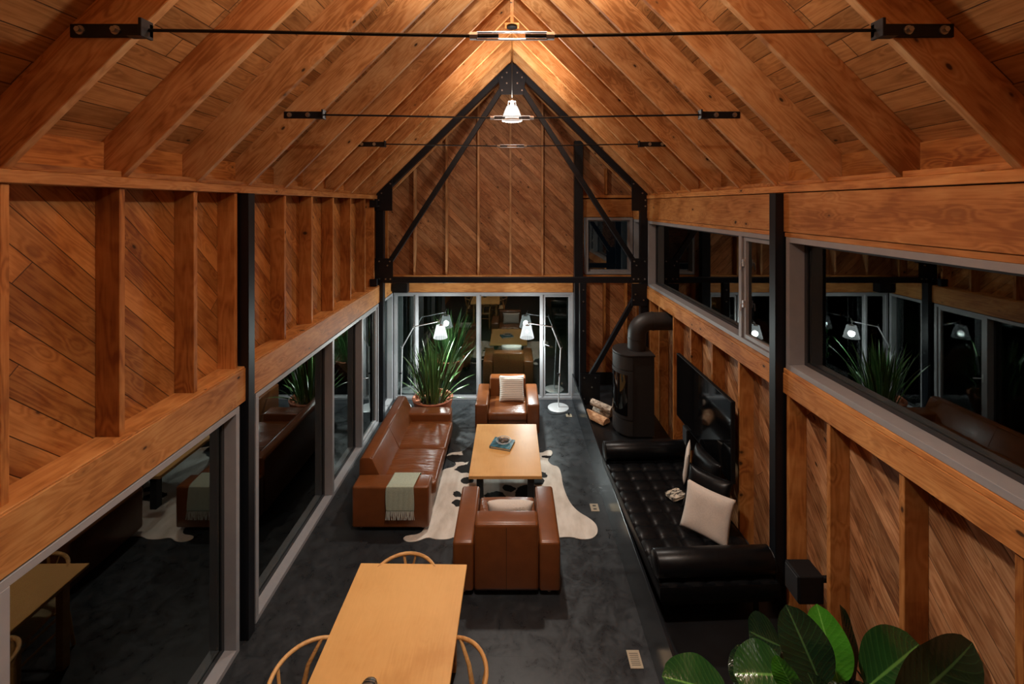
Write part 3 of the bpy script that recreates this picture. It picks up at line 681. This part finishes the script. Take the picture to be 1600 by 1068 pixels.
# cowhide rug, outline as it lies on the floor
RUG = [(697, 712), (705, 707), (722, 706), (732, 699), (741, 689), (760, 692), (800, 700), (845, 709), (853, 704), (861, 703), (864, 708), (859, 715), (855, 719), (862, 727), (873, 729), (877, 740), (879, 756), (884, 772), (892, 788), (905, 801), (920, 809), (932, 819), (935, 832), (926, 842), (908, 843), (890, 838), (860, 842), (800, 838), (740, 838), (712, 838), (700, 843), (680, 843), (668, 839), (652, 846), (636, 847), (629, 842), (634, 837), (655, 835), (664, 826), (664, 800), (672, 770), (684, 745), (692, 733), (710, 730), (714, 723), (700, 718)]
def fl(x, y): return ((x-800)*H/(y-320), F*H/(y-320))
def smooth_loop(pts, n=2):
    for _ in range(n):
        o = []
        for i in range(len(pts)):
            a, b = pts[i], pts[(i+1) % len(pts)]; o += [(a[0]*.75+b[0]*.25, a[1]*.75+b[1]*.25), (a[0]*.25+b[0]*.75, a[1]*.25+b[1]*.75)]
        pts = o
    return pts
SP = [(716, 717, 20, 5), (736, 702, 10, 16), (738, 730, 9, 10), (727, 733, 12, 6), (708, 718, 10, 4), (730, 751, 8, 4), (716, 773, 8, 4), (713, 787, 6, 4), (795, 763, 8, 4), (774, 776, 14, 6), (828, 768, 20, 9), (820, 775, 12, 8), (846, 742, 9, 4), (842, 752, 8, 5), (857, 714, 9, 1.8), (760, 700, 26, 12)]
spots = []
for x, y, rx, ry in SP:
    X, Y = fl(x, y); spots.append((X, Y, 1.2*rx*H/(y-320), .6*abs(fl(x, y-ry)[1]-fl(x, y+ry)[1])))
bm = nb(); prism(bm, smooth_loop([fl(*p) for p in RUG]), .001, .007, 'z')
tag(obj('cowhide_rug', bm, mk_cowhide(spots)), 'white cowhide rug with dark brown patches under the coffee table', 'rug')

# ---------------------------------------------------------------- dining table and wishbone chairs
dt = thing('dining_table', 'long rectangular maple dining table in the foreground', 'table', (-.825, 2.68, 0), math.radians(-.9))
bm = nb(); box(bm, (-.44, -.95, .712), (.44, .92, .74), .003, 1); turn_grain(obj('tabletop', bm, 'maple', dt))
bm = nb(); box(bm, (-.36, -.85, .64), (.36, .82, .712), .002, 1); obj('apron', bm, 'oak', dt)
for sx in (-1, 1):
    for sy in (-.83, .80):
        bm = nb(); box(bm, (sx*.34-.03, sy-.03, 0), (sx*.34+.03, sy+.03, .66), .004, 1); obj('leg', bm, 'oak', dt)
def wishbone(label, loc, rz):
    r = thing('wishbone_chair', label, 'chair', loc, rz, 'oak wishbone chairs at the dining table')
    R = .275; pts = []; rad = []
    for k in range(25):
        a = math.radians(-15-150*0-(k/24)*150*1.0-0) ; a = math.radians(12-204*k/24)
        z = .70+.045*math.sin(PI*k/24)
        pts.append((R*math.cos(a), R*.98*math.sin(a), z)); rad.append(.011+.003*math.sin(PI*k/24))
    bm = nb(); tube(bm, pts, .016, 10, True, rad); obj('top_rail', bm, 'oak', r, True)
    for s in (-1, 1):
        bm = nb(); tube(bm, [(s*.21, .20, 0), (s*.215, .20, .22), (s*.22, .20, .44)], .017, 10, True, [.012, .018, .015]); obj('leg', bm, 'oak', r, True)
        bm = nb(); tube(bm, [(s*.19, -.24, 0), (s*.185, -.20, .25), (s*.18, -.17, .45), (s*.20, -.14, .60), (s*.262, -.075, .715)], .017, 10, True, [.012, .018, .018, .015, .012]); obj('leg', bm, 'oak', r, True)
        bm = nb(); tube(bm, [(s*.205, .20, .36), (s*.183, -.19, .34)], .010, 8); tube(bm, [(s*.205, .20, .25), (s*.183, -.20, .23)], .009, 8); obj('stretcher', bm, 'oak', r, True)
    bm = nb(); tube(bm, [(-.21, .20, .30), (.21, .20, .30)], .010, 8); tube(bm, [(-.185, -.19, .30), (.185, -.19, .30)], .010, 8); obj('stretcher', bm, 'oak', r, True)
    bm = nb()
    bar(bm, (0, -.185, .44), (0, -.225, .56), .04, .012, .003); bar(bm, (-.004, -.222, .55), (-.05, -.265, .738), .020, .010, .003); bar(bm, (.004, -.222, .55), (.05, -.265, .738), .022, .010, .003); obj('back_splat', bm, 'oak', r)
    bm = nb()
    for a, b in (((-.235, .21, .435), (.235, .21, .435)), ((-.185, -.18, .435), (.185, -.18, .435)), ((-.235, .21, .435), (-.185, -.18, .435)), ((.235, .21, .435), (.185, -.18, .435))): tube(bm, [a, b], .014, 10)
    obj('seat_frame', bm, 'oak', r, True)
    bm = nb(); prism(bm, [(-.23, .205), (.23, .205), (.18, -.175), (-.18, -.175)], .425, .447, 'z', .004); obj('seat', bm, 'strapping', r)
    return r
wc = wishbone('pale oak wishbone chair at the far end of the dining table', (-.865, 3.43, 0), PI)
copy_tree(wc, (-1.235, 2.74, 0), -PI/2, 'pale oak wishbone chair on the left side of the dining table')
copy_tree(wc, (-.43, 2.74, 0), PI/2, 'pale oak wishbone chair on the right side of the dining table')
bm = nb(); bmesh.ops.create_uvsphere(bm, u_segments=24, v_segments=14, radius=1)
for v in bm.verts: v.co = Vector((math.copysign(abs(v.co.x)**.75, v.co.x)*.055, math.copysign(abs(v.co.y)**.75, v.co.y)*.11, max(v.co.z, -.4)*.045))
o = tag(obj('wooden_box', bm, 'band', None, 'all'), 'small dark banded oval wooden object at the near end of the dining table', 'ornament'); o.location = (-.875, 2.60, .759); o.rotation_euler = (0, 0, -.05)

# ---------------------------------------------------------------- daybed
db = thing('daybed', 'low black tufted leather daybed with two bolsters on the platform', 'daybed', (1.635, 4.44, .30), math.radians(2.3))
BW, BL, BT = .96, 1.86, .36
def tufted(bm):
    nx, ny = 5, 11; k = 8; NX, NY = nx*k, ny*k
    def zf(u, v):
        a, b = u*nx, v*ny; fa, fb = abs(a-round(a)), abs(b-round(b)); edge = min(u, 1-u, v, 1-v)
        pu = (abs(math.sin(PI*a))*abs(math.sin(PI*b)))**.5; btn = math.exp(-((fa*BW/nx)**2+(fb*BL/ny)**2)/(.018**2))
        e = min(1, edge/.02); return BT-.022+.022*pu*e-.016*btn*(edge > .01)-.004*(1-e)
    g = [[bm.verts.new(((i/NX-.5)*BW, (j/NY-.5)*BL, zf(i/NX, j/NY))) for j in range(NY+1)] for i in range(NX+1)]
    for i in range(NX):
        for j in range(NY): bm.faces.new((g[i][j], g[i+1][j], g[i+1][j+1], g[i][j+1]))
    loop = [g[i][0] for i in range(NX+1)]+[g[NX][j] for j in range(1, NY+1)]+[g[i][NY] for i in range(NX-1, -1, -1)]+[g[0][j] for j in range(NY-1, 0, -1)]
    prev = loop
    for dz, gr in ((.0, .008), (-.012, .012), (-.10, .010), (-.115, .0)):
        ring = [bm.verts.new((v.co.x*(1+gr*2/BW), v.co.y*(1+gr*2/BL), BT-.02+dz)) for v in loop]
        for i in range(len(loop)): bm.faces.new((prev[i], prev[(i+1) % len(loop)], ring[(i+1) % len(loop)], ring[i]))
        prev = ring
    bm.faces.new(prev)
bm = nb(); tufted(bm); mt = obj('mattress', bm, 'bleather', db, 60)
bm = nb()
for i in range(1, 5):
    for j in range(1, 11): lathe(bm, [(0, .004), (.007, .003), (.010, 0)], 10, ((i/5-.5)*BW, (j/11-.5)*BL, BT-.037))
obj('button', bm, 'bleather', mt, True); mt.children[0]['kind'] = 'stuff'
bm = nb(); box(bm, (-.46, -.91, .17), (.46, .91, .225), .004, 1); obj('bed_frame', bm, 'black', db)
for sx in (-.38, .38):
    for sy in (-.80, .80):
        bm = nb(); tube(bm, [(sx, sy, 0), (sx, sy, .175)], .02, 12); obj('leg', bm, 'alu' if False else 'black', db, True)
for s in (-1, 1):
    b = nb(); R = .100; pr = [(-.49, 0), (-.49, R*.85), (-.475, R), (0, R*1.02), (.475, R), (.49, R*.85), (.49, 0)]
    lathe(b, [(r_, x_) for x_, r_ in pr], 32); bmesh.ops.rotate(b, verts=b.verts, matrix=Matrix.Rotation(PI/2, 3, 'Y')); bmesh.ops.translate(b, verts=b.verts, vec=(-.005, s*(BL/2-.105), BT+R-.012))
    bo = obj('bolster', b, 'bleather', db, 60)
    for sx in (-1, 1):
        b = nb(); tube(b, [(sx*.482-.005, s*(BL/2-.105)+R*.96*math.cos(2*PI*k/32), BT+R-.012+R*.96*math.sin(2*PI*k/32)) for k in range(33)], .005, 6, False)
        obj('piping', b, 'bleather', bo)
pillow('cushion', 'cream square linen cushion propped on the daybed', 'cushion', (1.80, 4.02, .86), (.72, -.52, -.10), (.35, .10, .95), .42, .42, .11, 'linen')
pillow('cushion', 'black leather cushion on the daybed right behind the cream square one', 'cushion', (1.91, 4.27, .86), (.60, -.70, 0), (.42, .1, .9), .44, .42, .13, 'bleather')
pillow('cushion', 'black leather cushion leaning on the wall under the television', 'cushion', (2.05, 4.62, .855), (.15, -.99, 0), (.16, 0, .98), .46, .44, .13, 'bleather')
pillow('cushion', 'narrow pale cushion standing on the daybed behind the black leather cushions', 'cushion', (1.95, 4.86, .84), (.42, .90, 0), (.12, -.05, .98), .34, .34, .05, 'linen')
bk = thing('paperback_book', 'cream covered book with dark print lying on the tufted daybed', 'book', (1.71, 4.55, .664), math.radians(25))
bm = nb(); box(bm, (-.085, -.06, .003), (.083, .06, .027), .001, 1); obj('pages', bm, 'paper', bk)
bm = nb(); box(bm, (-.088, -.063, 0), (.085, .063, .003)); box(bm, (-.088, -.063, .027), (.085, .063, .030)); box(bm, (-.091, -.063, 0), (-.087, .063, .030)); obj('cover', bm, 'cover2', bk)

# television and speakers
tv = thing('television', 'large black flat television mounted on the right wall studs above the daybed', 'television', (2.22, 5.10, 1.31))
bm = nb(); box(bm, (-.02, -.725, -.415), (.025, .725, .415), .006, 2); obj('housing', bm, 'black', tv)
bm = nb(); box(bm, (-.0225, -.715, -.400), (-.020, .715, .405)); obj('screen', bm, 'gloss', tv)
bm = nb(); box(bm, (.025, -.2, -.2), (.093, .2, .2), .004, 1); obj('wall_mount', bm, 'black', tv)
sp = thing('small_speaker', 'small black speaker on the right wall below the far corner of the television', 'speaker', (2.23, 5.47, .66))
bm = nb(); box(bm, (-.06, -.07, 0), (.083, .07, .25), .008, 2); obj('cabinet', bm, 'black', sp)
bm = nb(); box(bm, (-.066, -.06, .012), (-.060, .06, .238), .003, 1); obj('grille', bm, 'gasket', sp)
sp = thing('wall_speaker', 'black box speaker fixed to the right wall beyond the leafy plant', 'speaker', (2.22, 3.32, .73))
bm = nb(); box(bm, (-.09, -.085, 0), (.10, .085, .21), .012, 3); obj('cabinet', bm, 'black', sp)
bm = nb(); box(bm, (-.096, -.073, .012), (-.090, .073, .198), .003, 1); obj('grille', bm, 'gasket', sp)
bm = nb(); box(bm, (.10, .01, .08), (.238, .04, .12), .003, 1); obj('wall_bracket', bm, 'black', sp)

# ---------------------------------------------------------------- stove
st = thing('wood_stove', 'tall rounded black wood stove with curved glass door in the far right corner', 'stove', (1.82, 6.61, .30))
def dshape(grow=0.0, n=20):
    hw = .275+grow; pts = [(.25+grow, hw), (.25+grow, -hw), (-.05, -hw)]
    for k in range(1, n): a = -PI/2-PI*k/n; pts.append((-.05+(.23+grow)*math.cos(a), hw*math.sin(a)))
    pts.append((-.05, hw)); return pts
bm = nb(); prism(bm, dshape(), .03, 1.19, 'z', 0); obj('body', bm, 'cast', st, 30)
bm = nb(); prism(bm, dshape(.012), 1.19, 1.215, 'z', .004); obj('top_plate', bm, 'cast', st, 30)
bm = nb(); prism(bm, dshape(-.02), 0, .03, 'z'); obj('plinth', bm, 'black', st)
def arc_panel(z0, z1, a0, a1, off, th=.01, n=18):
    b = nb(); inn = []; out = []
    for k in range(n+1):
        a = a0+(a1-a0)*k/n; inn.append((-.05+(.23+off)*math.cos(a), (.275+off)*math.sin(a))); out.append((-.05+(.23+off+th)*math.cos(a), (.275+off+th)*math.sin(a)))
    prism(b, inn+out[::-1], z0, z1, 'z'); return b
dr = obj('door', arc_panel(.27, .97, PI*.52, PI*1.48, .0, .012), 'cast', st, 30)
obj('glass_pane', arc_panel(.32, .92, PI*.72, PI*1.38, .012, .003), 'gloss', dr, 30)
bm = nb(); tube(bm, [(-.05+.262*math.cos(PI*.62), .307*math.sin(PI*.62), z) for z in (.45, .80)], .010, 8); obj('handle', bm, 'alu', dr, True)
obj('lower_panel', arc_panel(.04, .25, PI*.52, PI*1.48, .0, .008), 'cast', st, 30)
obj('upper_panel', arc_panel(.99, 1.18, PI*.52, PI*1.48, .0, .008), 'cast', st, 30)
bm = nb(); pts = [(.07, 0, 1.20), (.07, 0, 1.38)]
for k in range(1, 9): a = PI/2*k/8; pts.append((.07+.20*(1-math.cos(a)), 0, 1.44+.20*math.sin(a)))
pts.append((.63, 0, 1.64)); tube(bm, pts, .135, 28); obj('flue_pipe', bm, 'cast', st, True)
bm = nb()
for c in ((.07, 0, 1.38), ): tube(bm, [c, (c[0], 0, c[2]+.02)], .140, 28)
for x in (.30, .60): tube(bm, [(x, 0, 1.64), (x+.02, 0, 1.64)], .141, 28)
obj('pipe_collar', bm, 'cast', st, True)

# firewood
def log(label, p, q, r, mat, half):
    m, L = frame_of(p, q); b = nb(); ring = []
    n = 14; prof = []
    for k in range(n):
        a = 2*PI*k/n if not half else PI*k/(n-1)
        rr = r*(1+.12*noise.noise(Vector((k*.9, p[0]*5, 0)))); prof.append((rr*math.cos(a), rr*math.sin(a)-(r*.35 if half else 0)))
    prism(b, prof, 0, L, 'x', 0); 
    o = obj('firewood_log', b, mat, None, 40, m); tag(o, label, 'firewood', 'logs by the stove')
    e = nb(); prism(e, [(a*.93, c*.93) for a, c in prof], -.003, L+.003, 'x', 0); obj('cut_end', e, 'split', o)
log('pale birch log lying on top of the firewood by the stove', (1.30, 7.10, .50), (1.57, 6.86, .47), .055, 'bark', False)
log('split orange log at the front of the firewood pile by the stove', (1.21, 7.03, .355), (1.46, 6.72, .355), .085, 'split', True)
log('split log at the back of the firewood pile, nearest the stove', (1.36, 7.18, .352), (1.58, 6.94, .352), .065, 'bark', True)

# ---------------------------------------------------------------- arc floor lamps
def floor_lamp(label, base, j1, j2, end, shade, mat, power):
    bx_, by, _ = base; r = thing('floor_lamp', label, 'lamp', base, 0, None); L = lambda p: (p[0]-bx_, p[1]-by, p[2])
    b = nb(); lathe(b, [(0, 0), (.19, 0), (.19, .012), (.17, .02), (0, .022)], 40); obj('base', b, 'alu', r, True)
    b = nb(); tube(b, [(0, 0, .02), L(j1)], .012, 10); obj('pole', b, 'alu', r, True)
    b = nb(); tube(b, [L(j1), L(j2)], .010, 8); d = Vector(L(j2))-Vector(L(j1)); off = Vector((0, .015, 0)); tube(b, [Vector(L(j1))+off, Vector(L(j2))+off], .003, 6)
    tube(b, [Vector(L(j1))-Vector((d.x, 0, 0)).normalized()*.03+Vector((0, 0, .03)), L(j1)], .004, 6); obj('lower_arm', b, 'alu', r, True)
    b = nb(); tube(b, [L(j2), L(end)], .009, 8); tube(b, [Vector(L(j2))+off, Vector(L(end))+off], .003, 6); tube(b, [L(j2), Vector(L(j2))+Vector((0, 0, .05))], .004, 6); tube(b, [L(end), Vector(L(end))+Vector((.03, 0, .06))], .004, 6); obj('upper_arm', b, 'alu', r, True)
    for p in (j1, j2, end):
        b = nb(); c = Vector(L(p)); tube(b, [c-Vector((0, .015, 0)), c+Vector((0, .025, 0))], .014, 12); obj('joint', b, 'alu', r, True)
    b = nb(); tube(b, [(-.02, 0, j1[2]*.58), (.02, 0, j1[2]*.58)], .016, 10); tube(b, [(0, 0, j1[2]*.58), (-.05, -.02, j1[2]*.60)], .004, 6); obj('switch', b, 'black', r, True)
    s = Vector(L(shade)); b = nb(); tube(b, [L(end), s+Vector((0, 0, .12))], .005, 6); lathe(b, [(.0, .14), (.025, .13), (.05, .115), (.0, .115)], 20, s); obj('shade_holder', b, 'alu', r, True)
    b = nb(); n = 88
    for i in range(n):
        pass
    tp = []; bt = []
    for k in range(n):
        a = 2*PI*k/n; pl = .004*(1 if k % 2 else -1); tp.append(b.verts.new(((.07+pl)*math.cos(a), (.07+pl)*math.sin(a), .115))); bt.append(b.verts.new(((.125+pl)*math.cos(a), (.125+pl)*math.sin(a), -.115)))
    for k in range(n): b.faces.new((tp[k], tp[(k+1) % n], bt[(k+1) % n], bt[k]))
    sh = obj('lamp_shade', b, mat, r, mtx=Matrix.Translation(s))
    b = nb(); bmesh.ops.create_uvsphere(b, u_segments=12, v_segments=8, radius=.03); obj('bulb', b, 'bulb', sh, 'all')
    point((shade[0], shade[1], shade[2]-.04), power, (.90, 1, .97), .05)
    return r
L1 = floor_lamp('tall silver jointed floor lamp with glowing shade behind the sofa', (-2.03, 7.95, 0), (-2.01, 7.97, 1.09), (-1.80, 7.98, 1.47), (-1.33, 7.98, 1.57), (-1.31, 7.98, 1.385), 'pleat', P_FLOOR)
L2 = floor_lamp('tall silver jointed floor lamp to the right of the far armchair by the glass door', (.845, 7.95, 0), (.89, 7.97, 1.07), (.73, 7.98, 1.47), (.29, 7.98, 1.54), (.275, 7.98, 1.385), 'pleat_d', P_FLOOR*.8)
def cable(name, label, pts, r=.004):
    b = nb(); P = [Vector(p) for p in pts]; out = []
    for i in range(len(P)-1):
        a, c, d, e = P[max(i-1, 0)], P[i], P[i+1], P[min(i+2, len(P)-1)]
        for k in range(8):
            t = k/8; out.append(.5*((2*c)+(-a+d)*t+(2*a-5*c+4*d-e)*t*t+(-a+3*c-3*d+e)*t**3))
    out.append(P[-1]); tube(b, out, r, 6); return tag(obj(name, b, 'cord', None, True), label, 'cable')
cable('power_cable', 'thin cable looping on the floor around the right floor lamp base', [(.64, 7.98, .006), (.62, 7.85, .006), (.70, 7.70, .006), (.85, 7.70, .006), (.98, 7.76, .006), (1.0, 7.70, .02)])
cable('power_cable', 'thin cable on the floor beside the left floor lamp behind the sofa', [(-1.85, 8.02, .006), (-1.70, 8.0, .006), (-1.66, 7.85, .006), (-1.72, 7.66, .006), (-1.80, 7.60, .006)])
# floor outlets and vent
def plate(name, label, cat, x, y, wx, wy, slots):
    r = thing(name, label, cat, (x, y, 0)); b = nb(); box(b, (-wx/2, -wy/2, 0), (wx/2, wy/2, .005), .001, 1); obj('cover_plate', b, 'brass', r)
    b = nb()
    if slots == 'vent':
        for k in range(7): box(b, (-wx*.34, -wy*.34+k*wy*.105, .005), (wx*.34, -wy*.34+k*wy*.105+.004, .0058))
    else:
        for s in (-1, 1): box(b, (-wx*.2, s*wy*.22-.012, .005), (wx*.2, s*wy*.22+.012, .0058))
    obj('slots', b, 'slot', r); return r
plate('floor_vent', 'small brass slotted floor vent nearest us by the platform', 'vent', 1.0, 3.55, .105, .145, 'vent')
plate('floor_outlet', 'small brass floor outlet box beside the cowhide rug', 'outlet', 1.01, 5.33, .10, .13, 'outlet')
pl = plate('floor_outlet', 'floor outlet with a black plug in front of the right floor lamp', 'outlet', 1.0, 7.66, .10, .10, 'outlet')
b = nb(); tube(b, [(0, .02, .005), (0, .02, .04)], .014, 10); obj('plug', b, 'black', pl, True)

# ---------------------------------------------------------------- sword-leaved plant in a terracotta bowl
pt = thing('potted_plant', 'bushy sword-leaved plant in a wide terracotta bowl behind the sofa', 'plant', (-1.34, 7.38, 0))
b = nb(); lathe(b, [(0, 0), (.16, 0), (.20, .03), (.30, .26), (.335, .42), (.345, .45), (.33, .465), (.30, .455), (.285, .40), (0, .38)], 40)
pot = obj('pot', b, 'terra', pt, 50)
b = nb(); lathe(b, [(0, .405), (.15, .40), (.286, .385), (.28, .37)], 30); obj('soil', b, 'soil', pot)
def blade(base, az, lean, L, wd, curl, sag=.0, twist=0.0, n=8):
    bm = nb(); uvl = bm.loops.layers.uv.new('UVMap'); p = Vector(base); rows = []
    d0 = Vector((math.cos(az), math.sin(az), 0)); side = Vector((-math.sin(az+twist), math.cos(az+twist), 0)); ang = lean
    for i in range(n+1):
        t = i/n; w_ = wd*(.55+.45*math.sin(min(1, t*1.7)*PI/2))*(1-t**3.5)+.001
        dirv = d0*math.sin(ang)+Vector((0, 0, math.cos(ang))); nrm = side.cross(dirv)
        rows.append([bm.verts.new(p-side*w_/2+nrm*w_*.18), bm.verts.new(p), bm.verts.new(p+side*w_/2+nrm*w_*.18)])
        p = p+dirv*L/n; ang += curl/n+sag*t
    for i in range(n):
        for k in range(2):
            f = bm.faces.new((rows[i][k], rows[i][k+1], rows[i+1][k+1], rows[i+1][k]))
            for lp, (u, v) in zip(f.loops, ((k/2, i/n), ((k+1)/2, i/n), ((k+1)/2, (i+1)/n), (k/2, (i+1)/n))): lp[uvl].uv = (u, v)
    return bm
rs = random.Random(3)
for k in range(96):
    az = rs.uniform(0, 2*PI); rr = .22*rs.random()**.6; outer = rr/.22
    lean = .02+outer*rs.uniform(-.05, .42) if k < 80 else rs.uniform(.5, 1.05)
    L = rs.uniform(.55, 1.12) if k < 80 else rs.uniform(.45, .75)
    o = obj('leaf', blade((rr*math.cos(az), rr*math.sin(az), .39), az, lean, L, rs.uniform(.026, .048), rs.uniform(-.1, .75), 0 if k < 80 else .06, rs.uniform(-.9, .9)), 'sword', pt, 'all', fix=False)

# ---------------------------------------------------------------- big-leaved plant in the near right corner
PX, PY = 1.63, 2.28
bp = thing('rubber_plant', 'large broad-leaved green plant in the bottom right foreground', 'plant', (PX, PY, .30))
b = nb(); lathe(b, [(0, 0), (.15, 0), (.17, .02), (.20, .34), (.205, .36), (.19, .36), (.18, .32), (0, .31)], 36); pot2 = obj('pot', b, 'black', bp, 50)
b = nb(); lathe(b, [(0, .325), (.182, .315)], 24); obj('soil', b, 'soil', pot2)
def up(x, y, d): return Vector(((x-800)*d/F, d, H-(y-320)*d/F))
def broad(base, tip, nrm, wd, cup=.25, droop=.05, mat='leaf_d', n=16, m=10):
    """broad oval leaf between base and tip; nrm faces outward from the upper surface"""
    base, tip = Vector(base), Vector(tip); ax = tip-base; L = ax.length; ax.normalize(); nv = Vector(nrm); nv = (nv-ax*nv.dot(ax)).normalized(); sd = ax.cross(nv)
    bm = nb(); uvl = bm.loops.layers.uv.new('UVMap'); rows = []
    for i in range(n+1):
        t = i/n; wv = wd*.5*(math.sin(PI*min(1, t**.95))**.52)*(1-.08*t)+.002 if 0 < t < 1 else .002
        row = []
        for j in range(m+1):
            s = j/m*2-1; lift = cup*abs(s)**1.4*wv+.012*math.sin(t*13+(2 if s > 0 else 0))*abs(s)*wv/.1*.35
            row.append(bm.verts.new(base+ax*L*t+sd*s*wv+nv*(lift-droop*4*(t-.5)**2*L*.5+droop*L*.5)))
        rows.append(row)
    for i in range(n):
        for j in range(m):
            f = bm.faces.new((rows[i][j], rows[i][j+1], rows[i+1][j+1], rows[i+1][j]))
            for lp, (u, v) in zip(f.loops, ((j/m, i/n), ((j+1)/m, i/n), ((j+1)/m, (i+1)/n), (j/m, (i+1)/n))): lp[uvl].uv = (u, v)
    bmesh.ops.translate(bm, verts=bm.verts, vec=(-PX, -PY, -.30))
    return obj('leaf', bm, mat, bp, 'all', fix=False), base
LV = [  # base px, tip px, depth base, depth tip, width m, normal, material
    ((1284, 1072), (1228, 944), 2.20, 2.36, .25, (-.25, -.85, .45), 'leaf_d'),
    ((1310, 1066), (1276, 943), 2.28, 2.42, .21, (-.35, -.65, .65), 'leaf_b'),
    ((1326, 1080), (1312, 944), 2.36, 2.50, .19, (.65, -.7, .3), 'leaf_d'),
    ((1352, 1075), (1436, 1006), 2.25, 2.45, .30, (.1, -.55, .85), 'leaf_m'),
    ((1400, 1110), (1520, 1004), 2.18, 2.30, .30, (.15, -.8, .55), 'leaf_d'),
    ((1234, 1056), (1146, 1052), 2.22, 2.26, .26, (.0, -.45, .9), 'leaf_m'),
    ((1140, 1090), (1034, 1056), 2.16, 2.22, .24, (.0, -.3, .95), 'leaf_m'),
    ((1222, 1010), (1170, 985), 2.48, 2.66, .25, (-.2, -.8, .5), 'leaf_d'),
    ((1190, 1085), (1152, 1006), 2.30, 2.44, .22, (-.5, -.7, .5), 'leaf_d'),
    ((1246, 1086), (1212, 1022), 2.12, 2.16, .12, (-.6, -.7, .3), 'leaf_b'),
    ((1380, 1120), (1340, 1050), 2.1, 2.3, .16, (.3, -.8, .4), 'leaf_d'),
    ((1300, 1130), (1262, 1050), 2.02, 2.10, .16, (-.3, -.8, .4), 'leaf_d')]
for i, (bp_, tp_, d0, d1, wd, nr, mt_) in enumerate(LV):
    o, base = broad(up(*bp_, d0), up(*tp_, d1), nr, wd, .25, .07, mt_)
    root = Vector((.03*math.cos(i*2.4), .03*math.sin(i*2.4), .33)); e = base-Vector((PX, PY, .30)); mid = root*.45+e*.55+Vector((-.0, 0, -.06))
    b = nb(); tube(b, [root, mid, e], .008, 8, True, [.014, .009, .005]); obj('stem', b, 'leaf_m', bp, True)
for i in range(8):   # lower foliage below the frame
    a = i*PI/4+.3; base = Vector((PX+.08*math.cos(a), PY+.08*math.sin(a), .95)); tip = Vector((PX+.36*math.cos(a), PY+.36*math.sin(a), 1.05))
    o, _ = broad(base, tip, (0, 0, 1), .2, .25, .07, 'leaf_d'); b = nb(); tube(b, [(0, 0, .33), base-Vector((PX, PY, .30))], .007, 6); obj('stem', b, 'leaf_m', bp, True)
